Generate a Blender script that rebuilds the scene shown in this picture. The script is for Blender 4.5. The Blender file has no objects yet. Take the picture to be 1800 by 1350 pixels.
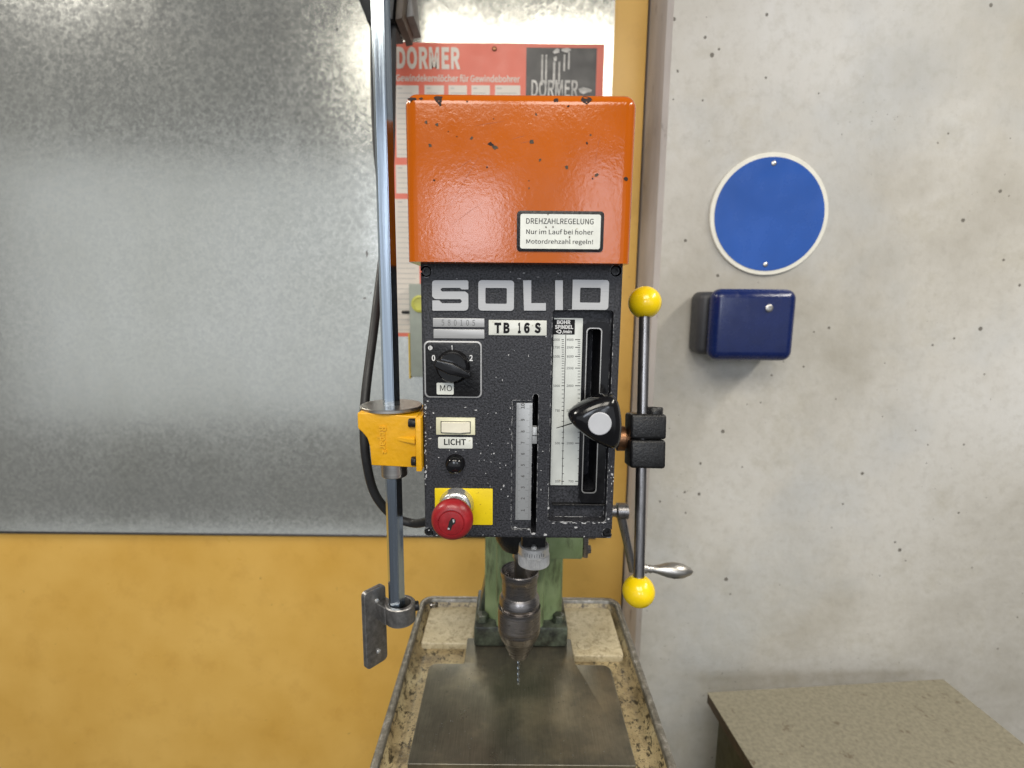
import bpy, bmesh, math, random
from mathutils import Vector, Matrix

# ------------------------------------------------------------------ camera, world, lamps, exposure
scene = bpy.context.scene
FPX, CX, CY = 935.0, 900.0, 675.0            # focal length and centre in photograph pixels (1800 x 1350)
PITCH, ROLL = math.radians(9.2), math.radians(0.536)
D0, Z0 = 0.4405, 1.45                         # camera distance from the panel face (y = 0), camera height
CAM = Vector((0.0, -D0, Z0))
sp, cp = math.sin(PITCH), math.cos(PITCH)
sr, cr = math.sin(ROLL), math.cos(ROLL)
Rv, Uv, Fv = Vector((1, 0, 0)), Vector((0, sp, cp)), Vector((0, cp, -sp))
cam_d = bpy.data.cameras.new('camera')
cam = bpy.data.objects.new('camera', cam_d)
scene.collection.objects.link(cam)
r_, u_ = Rv * cr + Uv * sr, -Rv * sr + Uv * cr
m3 = Matrix((r_, u_, -Fv)).transposed()
cam.matrix_world = Matrix.Translation(CAM) @ m3.to_4x4()
cam_d.sensor_fit = 'HORIZONTAL'
cam_d.sensor_width = 36.0
cam_d.lens = FPX / 1800.0 * 36.0
cam_d.clip_start, cam_d.clip_end = 0.01, 50
cam_d.dof.use_dof = True
cam_d.dof.focus_distance = 0.46
cam_d.dof.aperture_fstop = 6.3
scene.camera = cam

world = bpy.data.worlds.new('World')
scene.world = world
world.use_nodes = True
world.node_tree.nodes['Background'].inputs[0].default_value = (0.95, 0.97, 1.0, 1)
world.node_tree.nodes['Background'].inputs[1].default_value = 0.11

def area(name, loc, target, sx, sy, power, col):
    l = bpy.data.lights.new(name, 'AREA')
    l.shape = 'RECTANGLE'; l.size = sx; l.size_y = sy; l.energy = power; l.color = col
    o = bpy.data.objects.new(name, l)
    scene.collection.objects.link(o)
    o.location = loc
    o.rotation_euler = (Vector(target) - Vector(loc)).to_track_quat('-Z', 'Y').to_euler()
    return o
# two rows of ceiling tubes running away from the wall, one more row to the right, an added fill lamp on the left, windows far behind the photographer
area('ceiling_and_fill_lamp', (-0.42, -1.55, Z0 + 1.2), (-0.42, -1.55, 0), 0.60, 1.2, 25, (1.0, 0.94, 0.82))
area('ceiling_and_fill_lamp', (0.26, -1.55, Z0 + 1.2), (0.26, -1.55, 0), 0.48, 1.2, 21, (1.0, 0.94, 0.82))
area('ceiling_and_fill_lamp', (1.5, -0.5, Z0 + 1.2), (1.5, -0.5, 0), 0.25, 1.2, 32, (1.0, 0.95, 0.86))
area('ceiling_and_fill_lamp', (-1.7, 0.0, Z0 + 1.25), (-1.7, 0.0, 0), 0.25, 0.6, 26, (1.0, 0.95, 0.86))  # unseen fill lamp, added to brighten the concrete edge from the left
area('window_light', (-0.52, -3.6, Z0 + 0.62), (-0.3, 0, Z0), 0.75, 0.75, 17, (0.84, 0.90, 1.0))
area('window_light', (0.98, -3.6, Z0 + 0.72), (0.3, 0, Z0), 0.45, 1.0, 9, (0.84, 0.90, 1.0))
area('window_light', (-0.2, -4.3, Z0 + 0.05), (-0.2, 0, Z0 + 0.05), 11.0, 2.9, 52, (0.90, 0.95, 1.0))

vs = scene.view_settings
vs.view_transform = 'Standard'; vs.look = 'None'; vs.exposure = 0.2; vs.gamma = 1.0
vs.use_curve_mapping = False
scene.cycles.max_bounces = 6

# ------------------------------------------------------------------ photograph point -> place in the scene
def ray(px, py):
    u, v = (px - CX) / FPX, (CY - py) / FPX
    u, v = u * cr - v * sr, u * sr + v * cr
    return Vector((u, cp + v * sp, -sp + v * cp))
def at(px, py, Y):                             # on the upright plane y = Y
    d = ray(px, py); return CAM + d * ((Y + D0) / d.y)
def atz(px, py, Z):                            # on the level plane z = Z
    d = ray(px, py); return CAM + d * ((Z - Z0) / d.z)
def rect(x0, y0, x1, y1, Y):
    xm, ym = (x0 + x1) / 2, (y0 + y1) / 2
    return at(x0, ym, Y).x, at(x1, ym, Y).x, at(xm, y1, Y).z, at(xm, y0, Y).z     # X0 X1 Z0 Z1

# ------------------------------------------------------------------ object helpers
COL = scene.collection
def thing(name, label, cat, loc=(0, 0, 0), group=None):
    o = bpy.data.objects.new(name, None); COL.objects.link(o)
    o.location = loc; o.empty_display_size = 0.05
    o['label'] = label; o['category'] = cat
    if group: o['group'] = group
    return o
def tag(o, label, cat, group=None):
    o['label'] = label; o['category'] = cat
    if group: o['group'] = group
    return o
def world_loc(o):
    v = Vector(o.location)
    while o.parent: o = o.parent; v = v + Vector(o.location)
    return v
def obj(name, bm, mat, parent=None, smooth=35, kind=None, mesh=None):
    """bmesh with world coordinates -> one object whose origin sits in its middle"""
    if mesh is None:
        bmesh.ops.recalc_face_normals(bm, faces=bm.faces[:]) if smooth is not None else None
        lo = Vector([min(v.co[i] for v in bm.verts) for i in range(3)])
        hi = Vector([max(v.co[i] for v in bm.verts) for i in range(3)])
        c = (lo + hi) / 2
        for v in bm.verts: v.co -= c
        mesh = bpy.data.meshes.new(name)
        bm.to_mesh(mesh); bm.free()
    else:
        c = Vector((0, 0, 0))
    if smooth:
        for p in mesh.polygons: p.use_smooth = True
        mesh.set_sharp_from_angle(angle=math.radians(smooth))
    mesh.materials.clear(); mesh.materials.append(mat)
    o = bpy.data.objects.new(name, mesh); COL.objects.link(o)
    if parent is not None:
        o.parent = parent; o.location = c - world_loc(parent)
    else:
        o.location = c
    if kind: o['kind'] = kind
    return o

def bm_box(x0, x1, y0, y1, z0, z1, r=0.0, seg=3, bm=None, skip=None):
    b = bmesh.new()
    bmesh.ops.create_cube(b, size=1.0)
    for v in b.verts:
        v.co = Vector((x0 if v.co.x < 0 else x1, y0 if v.co.y < 0 else y1, z0 if v.co.z < 0 else z1))
    if r > 0:
        es = [e for e in b.edges if not (skip and skip(e))]
        bmesh.ops.bevel(b, geom=es, offset=r, segments=seg, profile=0.5, affect='EDGES', clamp_overlap=True)
    return merge(bm, b)
def merge(bm, b):
    if bm is None: return b
    me = bpy.data.meshes.new('tmp'); b.to_mesh(me); b.free()
    bm.from_mesh(me); bpy.data.meshes.remove(me)
    return bm
def round_poly(pts, rad, seg=5):
    """pts (x,z) with corner radii -> list of points"""
    n = len(pts); out = []
    for i in range(n):
        p = Vector(pts[i]); a = Vector(pts[i - 1]); b = Vector(pts[(i + 1) % n])
        r = rad[i] if isinstance(rad, (list, tuple)) else rad
        if r <= 0: out.append(p); continue
        da, db = (a - p), (b - p)
        la, lb = da.length, db.length; da /= la; db /= lb
        ang = da.angle(db)
        t = min(r / math.tan(ang / 2), la * 0.49, lb * 0.49)
        p0, p1 = p + da * t, p + db * t
        for k in range(seg + 1):
            s = k / seg
            out.append(p0 * (1 - s) ** 2 + p * 2 * s * (1 - s) + p1 * s ** 2)
    return out
def rrect(X0, X1, Za, Zb, r, seg=5):
    pts = [(X0, Za), (X1, Za), (X1, Zb), (X0, Zb)]
    out = []
    for (cx, cz, a0) in ((X0 + r, Za + r, 180), (X1 - r, Za + r, 270), (X1 - r, Zb - r, 0), (X0 + r, Zb - r, 90)):
        for k in range(seg + 1):
            a = math.radians(a0 + 90 * k / seg)
            out.append(Vector((cx + r * math.cos(a), cz + r * math.sin(a))))
    return out
def prism(outline, y0, y1, bev=0.0, bm=None, seg=2):
    """outline in (x,z), from y0 (front) to y1 (back)"""
    b = bmesh.new()
    f = [b.verts.new((p[0], y0, p[1])) for p in outline]
    k = [b.verts.new((p[0], y1, p[1])) for p in outline]
    n = len(outline)
    ff = b.faces.new(f); b.faces.new(k[::-1])
    for i in range(n): b.faces.new((f[i], k[i], k[(i + 1) % n], f[(i + 1) % n]))
    bmesh.ops.recalc_face_normals(b, faces=b.faces[:])
    if bev > 0:
        bmesh.ops.bevel(b, geom=list(ff.edges), offset=bev, segments=seg, profile=0.5, affect='EDGES', clamp_overlap=True)
    return merge(bm, b)
def ring_prism(outer, inner, y0, y1, bm=None):
    b = bmesh.new(); n = len(outer)
    of = [b.verts.new((p[0], y0, p[1])) for p in outer]; ob = [b.verts.new((p[0], y1, p[1])) for p in outer]
    nf = [b.verts.new((p[0], y0, p[1])) for p in inner]; nb = [b.verts.new((p[0], y1, p[1])) for p in inner]
    for i in range(n):
        j = (i + 1) % n
        b.faces.new((of[i], of[j], nf[j], nf[i])); b.faces.new((ob[j], ob[i], nb[i], nb[j]))
        b.faces.new((of[j], of[i], ob[i], ob[j])); b.faces.new((nf[i], nf[j], nb[j], nb[i]))
    bmesh.ops.recalc_face_normals(b, faces=b.faces[:])
    return merge(bm, b)
def lathe(profile, origin, axis=(0, 0, 1), n=48, bm=None, up=None):
    """profile: (radius, height along axis)"""
    b = bmesh.new()
    q = Vector((0, 0, 1)).rotation_difference(Vector(axis).normalized()).to_matrix()
    rings = []
    for (r, h) in profile:
        if r < 1e-7:
            rings.append([b.verts.new(q @ Vector((0, 0, h)) + Vector(origin))])
        else:
            rings.append([b.verts.new(q @ Vector((r * math.cos(2 * math.pi * k / n), r * math.sin(2 * math.pi * k / n), h)) + Vector(origin)) for k in range(n)])
    for a, c in zip(rings[:-1], rings[1:]):
        for k in range(n):
            j = (k + 1) % n
            if len(a) == 1 and len(c) == 1: continue
            if len(a) == 1: b.faces.new((a[0], c[k], c[j]))
            elif len(c) == 1: b.faces.new((a[k], a[j], c[0]))
            else: b.faces.new((a[k], a[j], c[j], c[k]))
    if len(rings[0]) > 1: b.faces.new(rings[0][::-1])
    if len(rings[-1]) > 1: b.faces.new(rings[-1])
    bmesh.ops.recalc_face_normals(b, faces=b.faces[:])
    return merge(bm, b)
def catmull(pts, sub=8):
    P = [Vector(p) for p in pts]; P = [P[0] * 2 - P[1]] + P + [P[-1] * 2 - P[-2]]
    out = []
    for i in range(1, len(P) - 2):
        a, b_, c, d = P[i - 1:i + 3]
        for k in range(sub):
            t = k / sub
            out.append(0.5 * ((2 * b_) + (c - a) * t + (2 * a - 5 * b_ + 4 * c - d) * t * t + (3 * b_ - a - 3 * c + d) * t ** 3))
    out.append(P[-2]); return out
def tube(path, r, n=14, bm=None):
    b = bmesh.new(); rings = []
    up = Vector((0.31, 0.87, 0.13)).normalized()
    for i, p in enumerate(path):
        t = (path[min(i + 1, len(path) - 1)] - path[max(i - 1, 0)]).normalized()
        a = t.cross(up).normalized(); c = t.cross(a)
        rr = r[i] if isinstance(r, (list, tuple)) else r
        rings.append([b.verts.new(p + a * rr * math.cos(2 * math.pi * k / n) + c * rr * math.sin(2 * math.pi * k / n)) for k in range(n)])
    for a, c in zip(rings[:-1], rings[1:]):
        for k in range(n): b.faces.new((a[k], a[(k + 1) % n], c[(k + 1) % n], c[k]))
    b.faces.new(rings[0][::-1]); b.faces.new(rings[-1])
    bmesh.ops.recalc_face_normals(b, faces=b.faces[:])
    return merge(bm, b)
def cut(bm, cutters):
    """boolean difference, returns a bmesh"""
    me = bpy.data.meshes.new('t'); bm.to_mesh(me); bm.free()
    o = bpy.data.objects.new('t', me); COL.objects.link(o); tmp = []
    for c in cutters:
        cm = bpy.data.meshes.new('c'); bmesh.ops.recalc_face_normals(c, faces=c.faces[:]); c.to_mesh(cm); c.free()
        co = bpy.data.objects.new('c', cm); COL.objects.link(co); tmp.append(co)
        m = o.modifiers.new('b', 'BOOLEAN'); m.operation = 'DIFFERENCE'; m.object = co; m.solver = 'EXACT'
    dg = bpy.context.evaluated_depsgraph_get()
    ev = o.evaluated_get(dg); res = bpy.data.meshes.new_from_object(ev)
    b = bmesh.new(); b.from_mesh(res)
    for x in tmp + [o]:
        d = x.data; bpy.data.objects.remove(x); bpy.data.meshes.remove(d)
    bpy.data.meshes.remove(res)
    return b
FONT = None
try:
    import os
    FONT = bpy.data.fonts.load(os.path.join(bpy.utils.system_resource('DATAFILES'), 'fonts', 'Noto Sans CJK Regular.woff2'))
except Exception:
    FONT = None
def text_bm(s, x0, x1, z0, z1, y, depth=0.0002, bold=0.0, rot=0, spacing=1.0, keep=False):
    """lettering stretched into a box on the upright plane y, facing the camera; rot turns it in quarter turns"""
    c = bpy.data.curves.new('t', 'FONT'); c.body = s; c.size = 1.0; c.extrude = 0.02; c.offset = bold * 0.75
    c.space_character = spacing; c.font = FONT or c.font; c.resolution_u = 3
    o = bpy.data.objects.new('t', c); COL.objects.link(o)
    dg = bpy.context.evaluated_depsgraph_get()
    me = bpy.data.meshes.new_from_object(o.evaluated_get(dg))
    b = bmesh.new(); b.from_mesh(me)
    bpy.data.objects.remove(o); bpy.data.curves.remove(c); bpy.data.meshes.remove(me)
    R = Matrix.Rotation(math.radians(90 * rot), 3, 'Z')
    for v in b.verts: v.co = R @ v.co
    xs = [v.co.x for v in b.verts]; ys = [v.co.y for v in b.verts]; zs = [v.co.z for v in b.verts]
    a, bb, cc, d = min(xs), max(xs), min(ys), max(ys); zl, zh = min(zs), max(zs)
    for v in b.verts:
        v.co = Vector((x0 + (v.co.x - a) / (bb - a) * (x1 - x0),
                       y - (v.co.z - zl) / (zh - zl) * depth,
                       z0 + (v.co.y - cc) / (d - cc) * (z1 - z0)))
    return b
def text(name, s, box, Y, mat, parent, **k):
    X0, X1, Za, Zb = rect(*box, Y)
    return obj(name, text_bm(s, X0, X1, Za, Zb, Y, **k), mat, parent, smooth=None)
rnd = random.Random(7)
NB = [0]
def blob(cx, cz, r, y, n=9, depth=0.00008, bm=None, sx=1.0, sz=1.0):
    NB[0] += 1; depth += 0.0000006 * (NB[0] % 150)
    ph = rnd.random() * 6.28
    pts = []
    for k in range(n):
        a = ph + 2 * math.pi * k / n; rr = r * rnd.uniform(0.55, 1.25)
        pts.append((cx + rr * math.cos(a) * sx, cz + rr * math.sin(a) * sz))
    return prism(pts, y - depth, y + 0.0003, bm=bm)

# ------------------------------------------------------------------ materials
MATS = {}
class NT:
    def __init__(s, name):
        m = bpy.data.materials.new(name); m.use_nodes = True
        s.m = m; s.t = m.node_tree; s.n = s.t.nodes; s.p = s.n['Principled BSDF']; MATS[name] = m
        s.tc = s.n.new('ShaderNodeTexCoord')
    def link(s, a, b): s.t.links.new(a, b)
    def set(s, **k):
        names = dict(color='Base Color', rough='Roughness', metal='Metallic', coat='Coat Weight', coatr='Coat Roughness', spec='Specular IOR Level', aniso='Anisotropic')
        for a, v in k.items():
            i = s.p.inputs[names[a]]
            if hasattr(v, 'is_output'): s.link(v, i)
            else: i.default_value = (*v, 1) if isinstance(v, tuple) else v
        return s
    def coord(s, scale=(1, 1, 1), loc=(0, 0, 0), rot=(0, 0, 0)):
        mp = s.n.new('ShaderNodeMapping'); s.link(s.tc.outputs['Object'], mp.inputs[0])
        mp.inputs['Scale'].default_value = scale; mp.inputs['Location'].default_value = loc; mp.inputs['Rotation'].default_value = rot
        return mp.outputs[0]
    def noise(s, scale, detail=4, rough=0.55, co=None, dist=0.0):
        n = s.n.new('ShaderNodeTexNoise'); n.inputs['Scale'].default_value = scale; n.inputs['Detail'].default_value = detail
        n.inputs['Roughness'].default_value = rough; n.inputs['Distortion'].default_value = dist
        s.link(co if co is not None else s.tc.outputs['Object'], n.inputs['Vector']); return n.outputs[0]
    def voro(s, scale, co=None, out='Distance', feature='F1', rnd_=1.0):
        n = s.n.new('ShaderNodeTexVoronoi'); n.inputs['Scale'].default_value = scale; n.feature = feature
        n.inputs['Randomness'].default_value = rnd_
        s.link(co if co is not None else s.tc.outputs['Object'], n.inputs['Vector']); return n.outputs[out]
    def ramp(s, f, *stops):
        r = s.n.new('ShaderNodeValToRGB'); e = r.color_ramp.elements
        while len(e) < len(stops): e.new(0.5)
        for i, (p, c) in enumerate(stops):
            e[i].position = p
            e[i].color = (c, c, c, 1) if isinstance(c, (int, float)) else (*c, 1)
        s.link(f, r.inputs[0]); return r.outputs[0]
    def mix(s, f, a, b, mode='MIX'):
        n = s.n.new('ShaderNodeMix'); n.data_type = 'RGBA'; n.blend_type = mode
        for v, i in ((f, n.inputs[0]), (a, n.inputs[6]), (b, n.inputs[7])):
            if hasattr(v, 'is_output'): s.link(v, i)
            else: i.default_value = (*v, 1) if isinstance(v, tuple) else v
        return n.outputs[2]
    def math(s, op, a, b=0.0, clamp=False):
        n = s.n.new('ShaderNodeMath'); n.operation = op; n.use_clamp = clamp
        for v, i in ((a, n.inputs[0]), (b, n.inputs[1])):
            if hasattr(v, 'is_output'): s.link(v, i)
            else: i.default_value = v
        return n.outputs[0]
    def bump(s, h, dist=0.0005, strength=1.0):
        b = s.n.new('ShaderNodeBump'); b.inputs['Distance'].default_value = dist; b.inputs['Strength'].default_value = strength
        s.link(h, b.inputs['Height'])
        if s.p.inputs['Normal'].links: s.link(s.p.inputs['Normal'].links[0].from_socket, b.inputs['Normal'])
        s.link(b.outputs[0], s.p.inputs['Normal']); return s
    def edge(s, radius=0.0012, lo=0.75, hi=0.97):
        """1 on worn outer edges"""
        bv = s.n.new('ShaderNodeBevel'); bv.samples = 6; bv.inputs[0].default_value = radius
        g = s.n.new('ShaderNodeNewGeometry')
        d = s.n.new('ShaderNodeVectorMath'); d.operation = 'DOT_PRODUCT'
        s.link(bv.outputs[0], d.inputs[0]); s.link(g.outputs['Normal'], d.inputs[1])
        return s.ramp(d.outputs['Value'], (lo, 1.0), (hi, 0.0))

def simple(name, color, rough=0.4, metal=0.0, var=0.12, vscale=40, bumpd=0.0, bscale=400, coat=0.0, spots=None, spec=0.5):
    t = NT(name)
    n = t.noise(vscale, 5)
    dark = tuple(c * (1 - var) for c in color); light = tuple(min(1, c * (1 + var)) for c in color)
    col = t.ramp(n, (0.35, dark), (0.65, light))
    if spots:
        col = t.mix(t.ramp(t.noise(spots[1], 6, 0.7), (spots[2], 0.0), (spots[2] + 0.05, 1.0)), col, spots[0])
    r = t.ramp(t.noise(vscale * 2.3, 4), (0.3, max(0, rough - 0.07)), (0.7, min(1, rough + 0.09)))
    t.set(color=col, rough=r, metal=metal, coat=coat, spec=spec)
    if bumpd: t.bump(t.noise(bscale, 3), bumpd)
    return t.m

# orange stove enamel with orange-peel relief
t = NT('orange_enamel')
c = t.ramp(t.noise(18, 4), (0.3, (0.40, 0.082, 0.001)), (0.7, (0.45, 0.095, 0.002)))
t.set(color=c, rough=t.ramp(t.noise(60, 4), (0.3, 0.13), (0.7, 0.18)), spec=0.42)
t.bump(t.noise(300, 2, 0.5, dist=0.6), 0.0008, 0.12)
# black hammered enamel
t = NT('black_hammer_enamel')
h = t.noise(620, 3, 0.6)
c = t.ramp(h, (0.36, (0.005, 0.0052, 0.0065)), (0.66, (0.048, 0.049, 0.058)))
c = t.mix(t.ramp(t.noise(23, 3), (0.4, 0.0), (0.75, 0.30)), c, (0.035, 0.036, 0.043))
wear = t.math('MULTIPLY', t.edge(0.0013), t.ramp(t.noise(170, 4, 0.7), (0.50, 0.0), (0.56, 1.0)))
c = t.mix(wear, c, (0.55, 0.55, 0.56))
t.set(color=c, rough=t.ramp(h, (0.3, 0.50), (0.7, 0.36)), spec=0.35)
t.bump(h, 0.0009, 0.55)
simple('black_gloss', (0.005, 0.005, 0.006), 0.15, var=0.2, vscale=60, spec=0.42)
simple('black_satin', (0.009, 0.009, 0.010), 0.36, var=0.25, vscale=90, bumpd=0.0005, bscale=420, spec=0.35)
simple('slot_dark', (0.004, 0.004, 0.004), 0.7)
simple('rubber', (0.016, 0.016, 0.017), 0.5, var=0.2)
# brushed aluminium
def brushed(name, col, rough, stretch=(3, 60, 900), amt=0.18, metal=1.0, bmp=0.3):
    t = NT(name)
    n = t.noise(1.0, 5, 0.6, t.coord(stretch))
    c = t.ramp(n, (0.3, tuple(x * (1 - amt) for x in col)), (0.7, tuple(min(1, x * (1 + amt)) for x in col)))
    t.set(color=c, metal=metal, rough=t.ramp(n, (0.3, rough - 0.06), (0.7, rough + 0.08)))
    t.bump(n, 0.0001, bmp); return t
brushed('brushed_aluminium', (0.44, 0.44, 0.445), 0.50, (20, 60, 2600), 0.12, 0.5)
brushed('ruler_aluminium', (0.40, 0.41, 0.42), 0.46, (20, 60, 1800), 0.06, 0.45)
brushed('bright_steel', (0.66, 0.66, 0.65), 0.26, (300, 300, 300), 0.12, 0.85)
brushed('knurl_aluminium', (0.62, 0.62, 0.62), 0.36, (300, 300, 300), 0.1, 0.55)
brushed('turned_steel', (0.48, 0.46, 0.43), 0.34, (30, 30, 1800), 0.16)
brushed('blue_steel', (0.50, 0.58, 0.68), 0.15, (300, 300, 6), 0.10, 1.0, 0.04)
brushed('dark_steel', (0.25, 0.235, 0.23), 0.29, (60, 60, 1300), 0.25)
brushed('rod_steel', (0.26, 0.25, 0.25), 0.30, (400, 400, 12), 0.2)
t = NT('cast_metal'); n = t.noise(160, 6, 0.65)
t.set(color=t.ramp(n, (0.3, (0.15, 0.145, 0.14)), (0.7, (0.34, 0.33, 0.32))), metal=0.9, rough=0.42)
t.set(color=t.mix(t.math('MULTIPLY', t.edge(0.0016, 0.8, 0.98), 0.7), t.p.inputs['Base Color'].links[0].from_socket, (0.66, 0.65, 0.63))); t.bump(t.noise(500, 4), 0.0004, 0.6)
# white plates
simple('white_enamel', (0.66, 0.67, 0.62), 0.34, var=0.06, vscale=90, spots=((0.40, 0.38, 0.28), 130, 0.66))
simple('cream_plastic', (0.62, 0.60, 0.43), 0.36, var=0.06, vscale=80, spots=((0.25, 0.2, 0.12), 240, 0.70))
simple('cream_rocker', (0.70, 0.66, 0.54), 0.33, var=0.05, vscale=80, spots=((0.10, 0.08, 0.05), 300, 0.69))
simple('scale_card', (0.62, 0.64, 0.61), 0.40, var=0.05, vscale=70, spots=((0.45, 0.42, 0.34), 60, 0.64))
simple('disc_white', (0.46, 0.47, 0.50), 0.42, var=0.05)
simple('ink_black', (0.006, 0.006, 0.007), 0.6, spec=0.2)
simple('ink_grey', (0.06, 0.06, 0.06), 0.6, spec=0.2)
simple('stamp_grey', (0.13, 0.13, 0.13), 0.55, metal=0.3)
simple('print_white', (0.70, 0.70, 0.70), 0.45)
simple('chip_grey', (0.40, 0.40, 0.41), 0.6, var=0.45, vscale=900)
simple('chip_dark', (0.018, 0.007, 0.005), 0.8, var=0.4, vscale=300)
simple('chip_primer', (0.060, 0.045, 0.030), 0.8, var=0.5, vscale=700)
simple('scratch_brown', (0.30, 0.055, 0.006), 0.5)
t = NT('yellow_card'); c = t.ramp(t.noise(60, 4), (0.3, (0.72, 0.52, 0.002)), (0.7, (0.80, 0.60, 0.004)))
c = t.mix(t.ramp(t.noise(220, 6, 0.75), (0.62, 0.0), (0.70, 0.8)), c, (0.20, 0.10, 0.01)); t.set(color=c, rough=0.45)
simple('yellow_cast_paint', (0.68, 0.345, 0.005), 0.38, var=0.05, vscale=60, bumpd=0.0004, bscale=260, coat=0.1)
simple('yellow_knob', (0.82, 0.58, 0.004), 0.24, var=0.05, vscale=50, coat=0.15, spots=((0.46, 0.28, 0.01), 90, 0.66))
simple('red_plastic', (0.25, 0.010, 0.014), 0.34, var=0.18, vscale=120, bumpd=0.0001, bscale=700)
simple('red_plastic_centre', (0.42, 0.011, 0.012), 0.32, var=0.12, vscale=120)
simple('brass_brown', (0.20, 0.10, 0.05), 0.35, metal=0.8, var=0.4, vscale=120)
simple('drill_steel', (0.30, 0.33, 0.36), 0.25, metal=1.0, var=0.3, vscale=300)
# green column paint, oily
t = NT('green_paint')
c = t.ramp(t.noise(25, 5), (0.3, (0.14, 0.195, 0.085)), (0.7, (0.23, 0.295, 0.155)))
c = t.mix(t.ramp(t.noise(38, 7, 0.7, t.coord((1.3, 1.3, 0.35))), (0.50, 0.0), (0.68, 0.9)), c, (0.030, 0.030, 0.014))
t.set(color=c, rough=0.42); t.bump(t.noise(180, 4), 0.0005, 0.5)
t = NT('green_paint_oily')
c = t.ramp(t.noise(60, 6, 0.7), (0.40, (0.018, 0.020, 0.016)), (0.70, (0.10, 0.12, 0.085)))
t.set(color=c, rough=0.30); t.bump(t.noise(220, 5), 0.0008, 0.6)
# cream cast iron base: worn, oily
t = NT('cream_base_paint')
c = t.ramp(t.noise(30, 5), (0.3, (0.42, 0.355, 0.225)), (0.7, (0.60, 0.53, 0.37)))
c = t.mix(t.ramp(t.noise(120, 8, 0.75), (0.47, 0.0), (0.64, 0.65)), c, (0.19, 0.14, 0.07))
c = t.mix(t.ramp(t.noise(330, 6, 0.75), (0.58, 0.0), (0.64, 0.7)), c, (0.08, 0.055, 0.03))
c = t.mix(t.ramp(t.noise(30, 6, 0.7), (0.56, 0.0), (0.74, 0.6)), c, (0.16, 0.12, 0.06))
t.set(color=c, rough=0.38); t.bump(t.noise(260, 4), 0.0006, 0.5)
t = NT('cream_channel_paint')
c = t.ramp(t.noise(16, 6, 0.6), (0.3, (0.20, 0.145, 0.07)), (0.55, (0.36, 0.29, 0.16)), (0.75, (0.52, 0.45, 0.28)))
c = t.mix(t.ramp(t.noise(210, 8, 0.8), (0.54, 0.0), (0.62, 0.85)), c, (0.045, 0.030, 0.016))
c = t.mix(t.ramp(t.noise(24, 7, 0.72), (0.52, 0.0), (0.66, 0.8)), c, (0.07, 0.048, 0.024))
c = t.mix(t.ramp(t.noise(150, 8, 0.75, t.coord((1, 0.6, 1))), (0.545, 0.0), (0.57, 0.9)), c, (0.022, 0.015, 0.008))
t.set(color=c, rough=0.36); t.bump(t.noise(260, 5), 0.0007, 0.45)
t = NT('worn_rim')
n = t.noise(110, 6, 0.7)
c = t.ramp(n, (0.3, (0.10, 0.092, 0.075)), (0.55, (0.24, 0.225, 0.195)), (0.75, (0.46, 0.45, 0.43)))
t.set(color=c, metal=0.55, rough=0.38); t.bump(n, 0.0004, 0.5)
# ground table top, oily
t = NT('table_iron')
g = t.noise(1.0, 4, 0.6, t.coord((1400, 40, 40)))
c = t.ramp(t.noise(14, 6, 0.62), (0.32, (0.065, 0.062, 0.050)), (0.50, (0.125, 0.116, 0.09)), (0.72, (0.29, 0.25, 0.175)))
c = t.mix(0.25, c, t.ramp(g, (0.3, (0.07, 0.066, 0.05)), (0.7, (0.24, 0.22, 0.17))))
for rz in (0.5, -0.9, 1.7):
    c = t.mix(t.ramp(t.noise(1.0, 3, 0.6, t.coord((700, 9, 9), (rz, 0, 0), (0, 0, rz))), (0.72, 0.0), (0.75, 0.45)), c, (0.34, 0.32, 0.27))
c = t.mix(t.ramp(t.noise(420, 5, 0.8), (0.66, 0.0), (0.70, 0.8)), c, (0.03, 0.027, 0.02))
wear = t.math('MULTIPLY', t.edge(0.0020), t.ramp(t.noise(120, 4, 0.7), (0.40, 0.0), (0.48, 1.0)))
c = t.mix(wear, c, (0.62, 0.61, 0.56))
t.set(color=c, metal=0.75, rough=t.ramp(t.noise(20, 5), (0.3, 0.26), (0.7, 0.42)))
t.bump(g, 0.0001, 0.5)
# galvanised sheet with spangle
t = NT('galvanised_sheet')
v = t.voro(150, out='Color'); v2 = t.voro(420, out='Color')
f = t.math('ADD', t.math('MULTIPLY', v, 0.55), t.math('MULTIPLY', v2, 0.45))
c = t.ramp(f, (0.25, (0.55, 0.56, 0.53)), (0.75, (0.66, 0.665, 0.62)))
c = t.mix(t.ramp(t.noise(3.2, 6, 0.6), (0.42, 0.0), (0.72, 0.35)), c, (0.46, 0.46, 0.40))
c = t.mix(t.ramp(t.noise(1.0, 6, 0.7, t.coord((26, 26, 3), (2, 0, 1), (0, 0.5, 0))), (0.68, 0.0), (0.78, 0.35)), c, (0.25, 0.25, 0.23))
c = t.mix(t.ramp(t.noise(1.0, 3, 0.6, t.coord((240, 240, 3.2), (0, 0, 0), (0, -0.35, 0))), (0.72, 0.0), (0.76, 0.4)), c, (0.75, 0.76, 0.74))
sm = t.ramp(t.noise(1.0, 6, 0.65, t.coord((7, 7, 2.2), (0, 0, 0), (0, 0.5, 0))), (0.45, 0.0), (0.75, 0.06))
t.set(color=c, metal=0.80, rough=t.math('ADD', t.ramp(f, (0.2, 0.13), (0.8, 0.21)), sm))
t.bump(t.noise(420, 4, 0.65), 0.0006, 0.12); t.bump(t.noise(9, 3), 0.004, 0.10)
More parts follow.
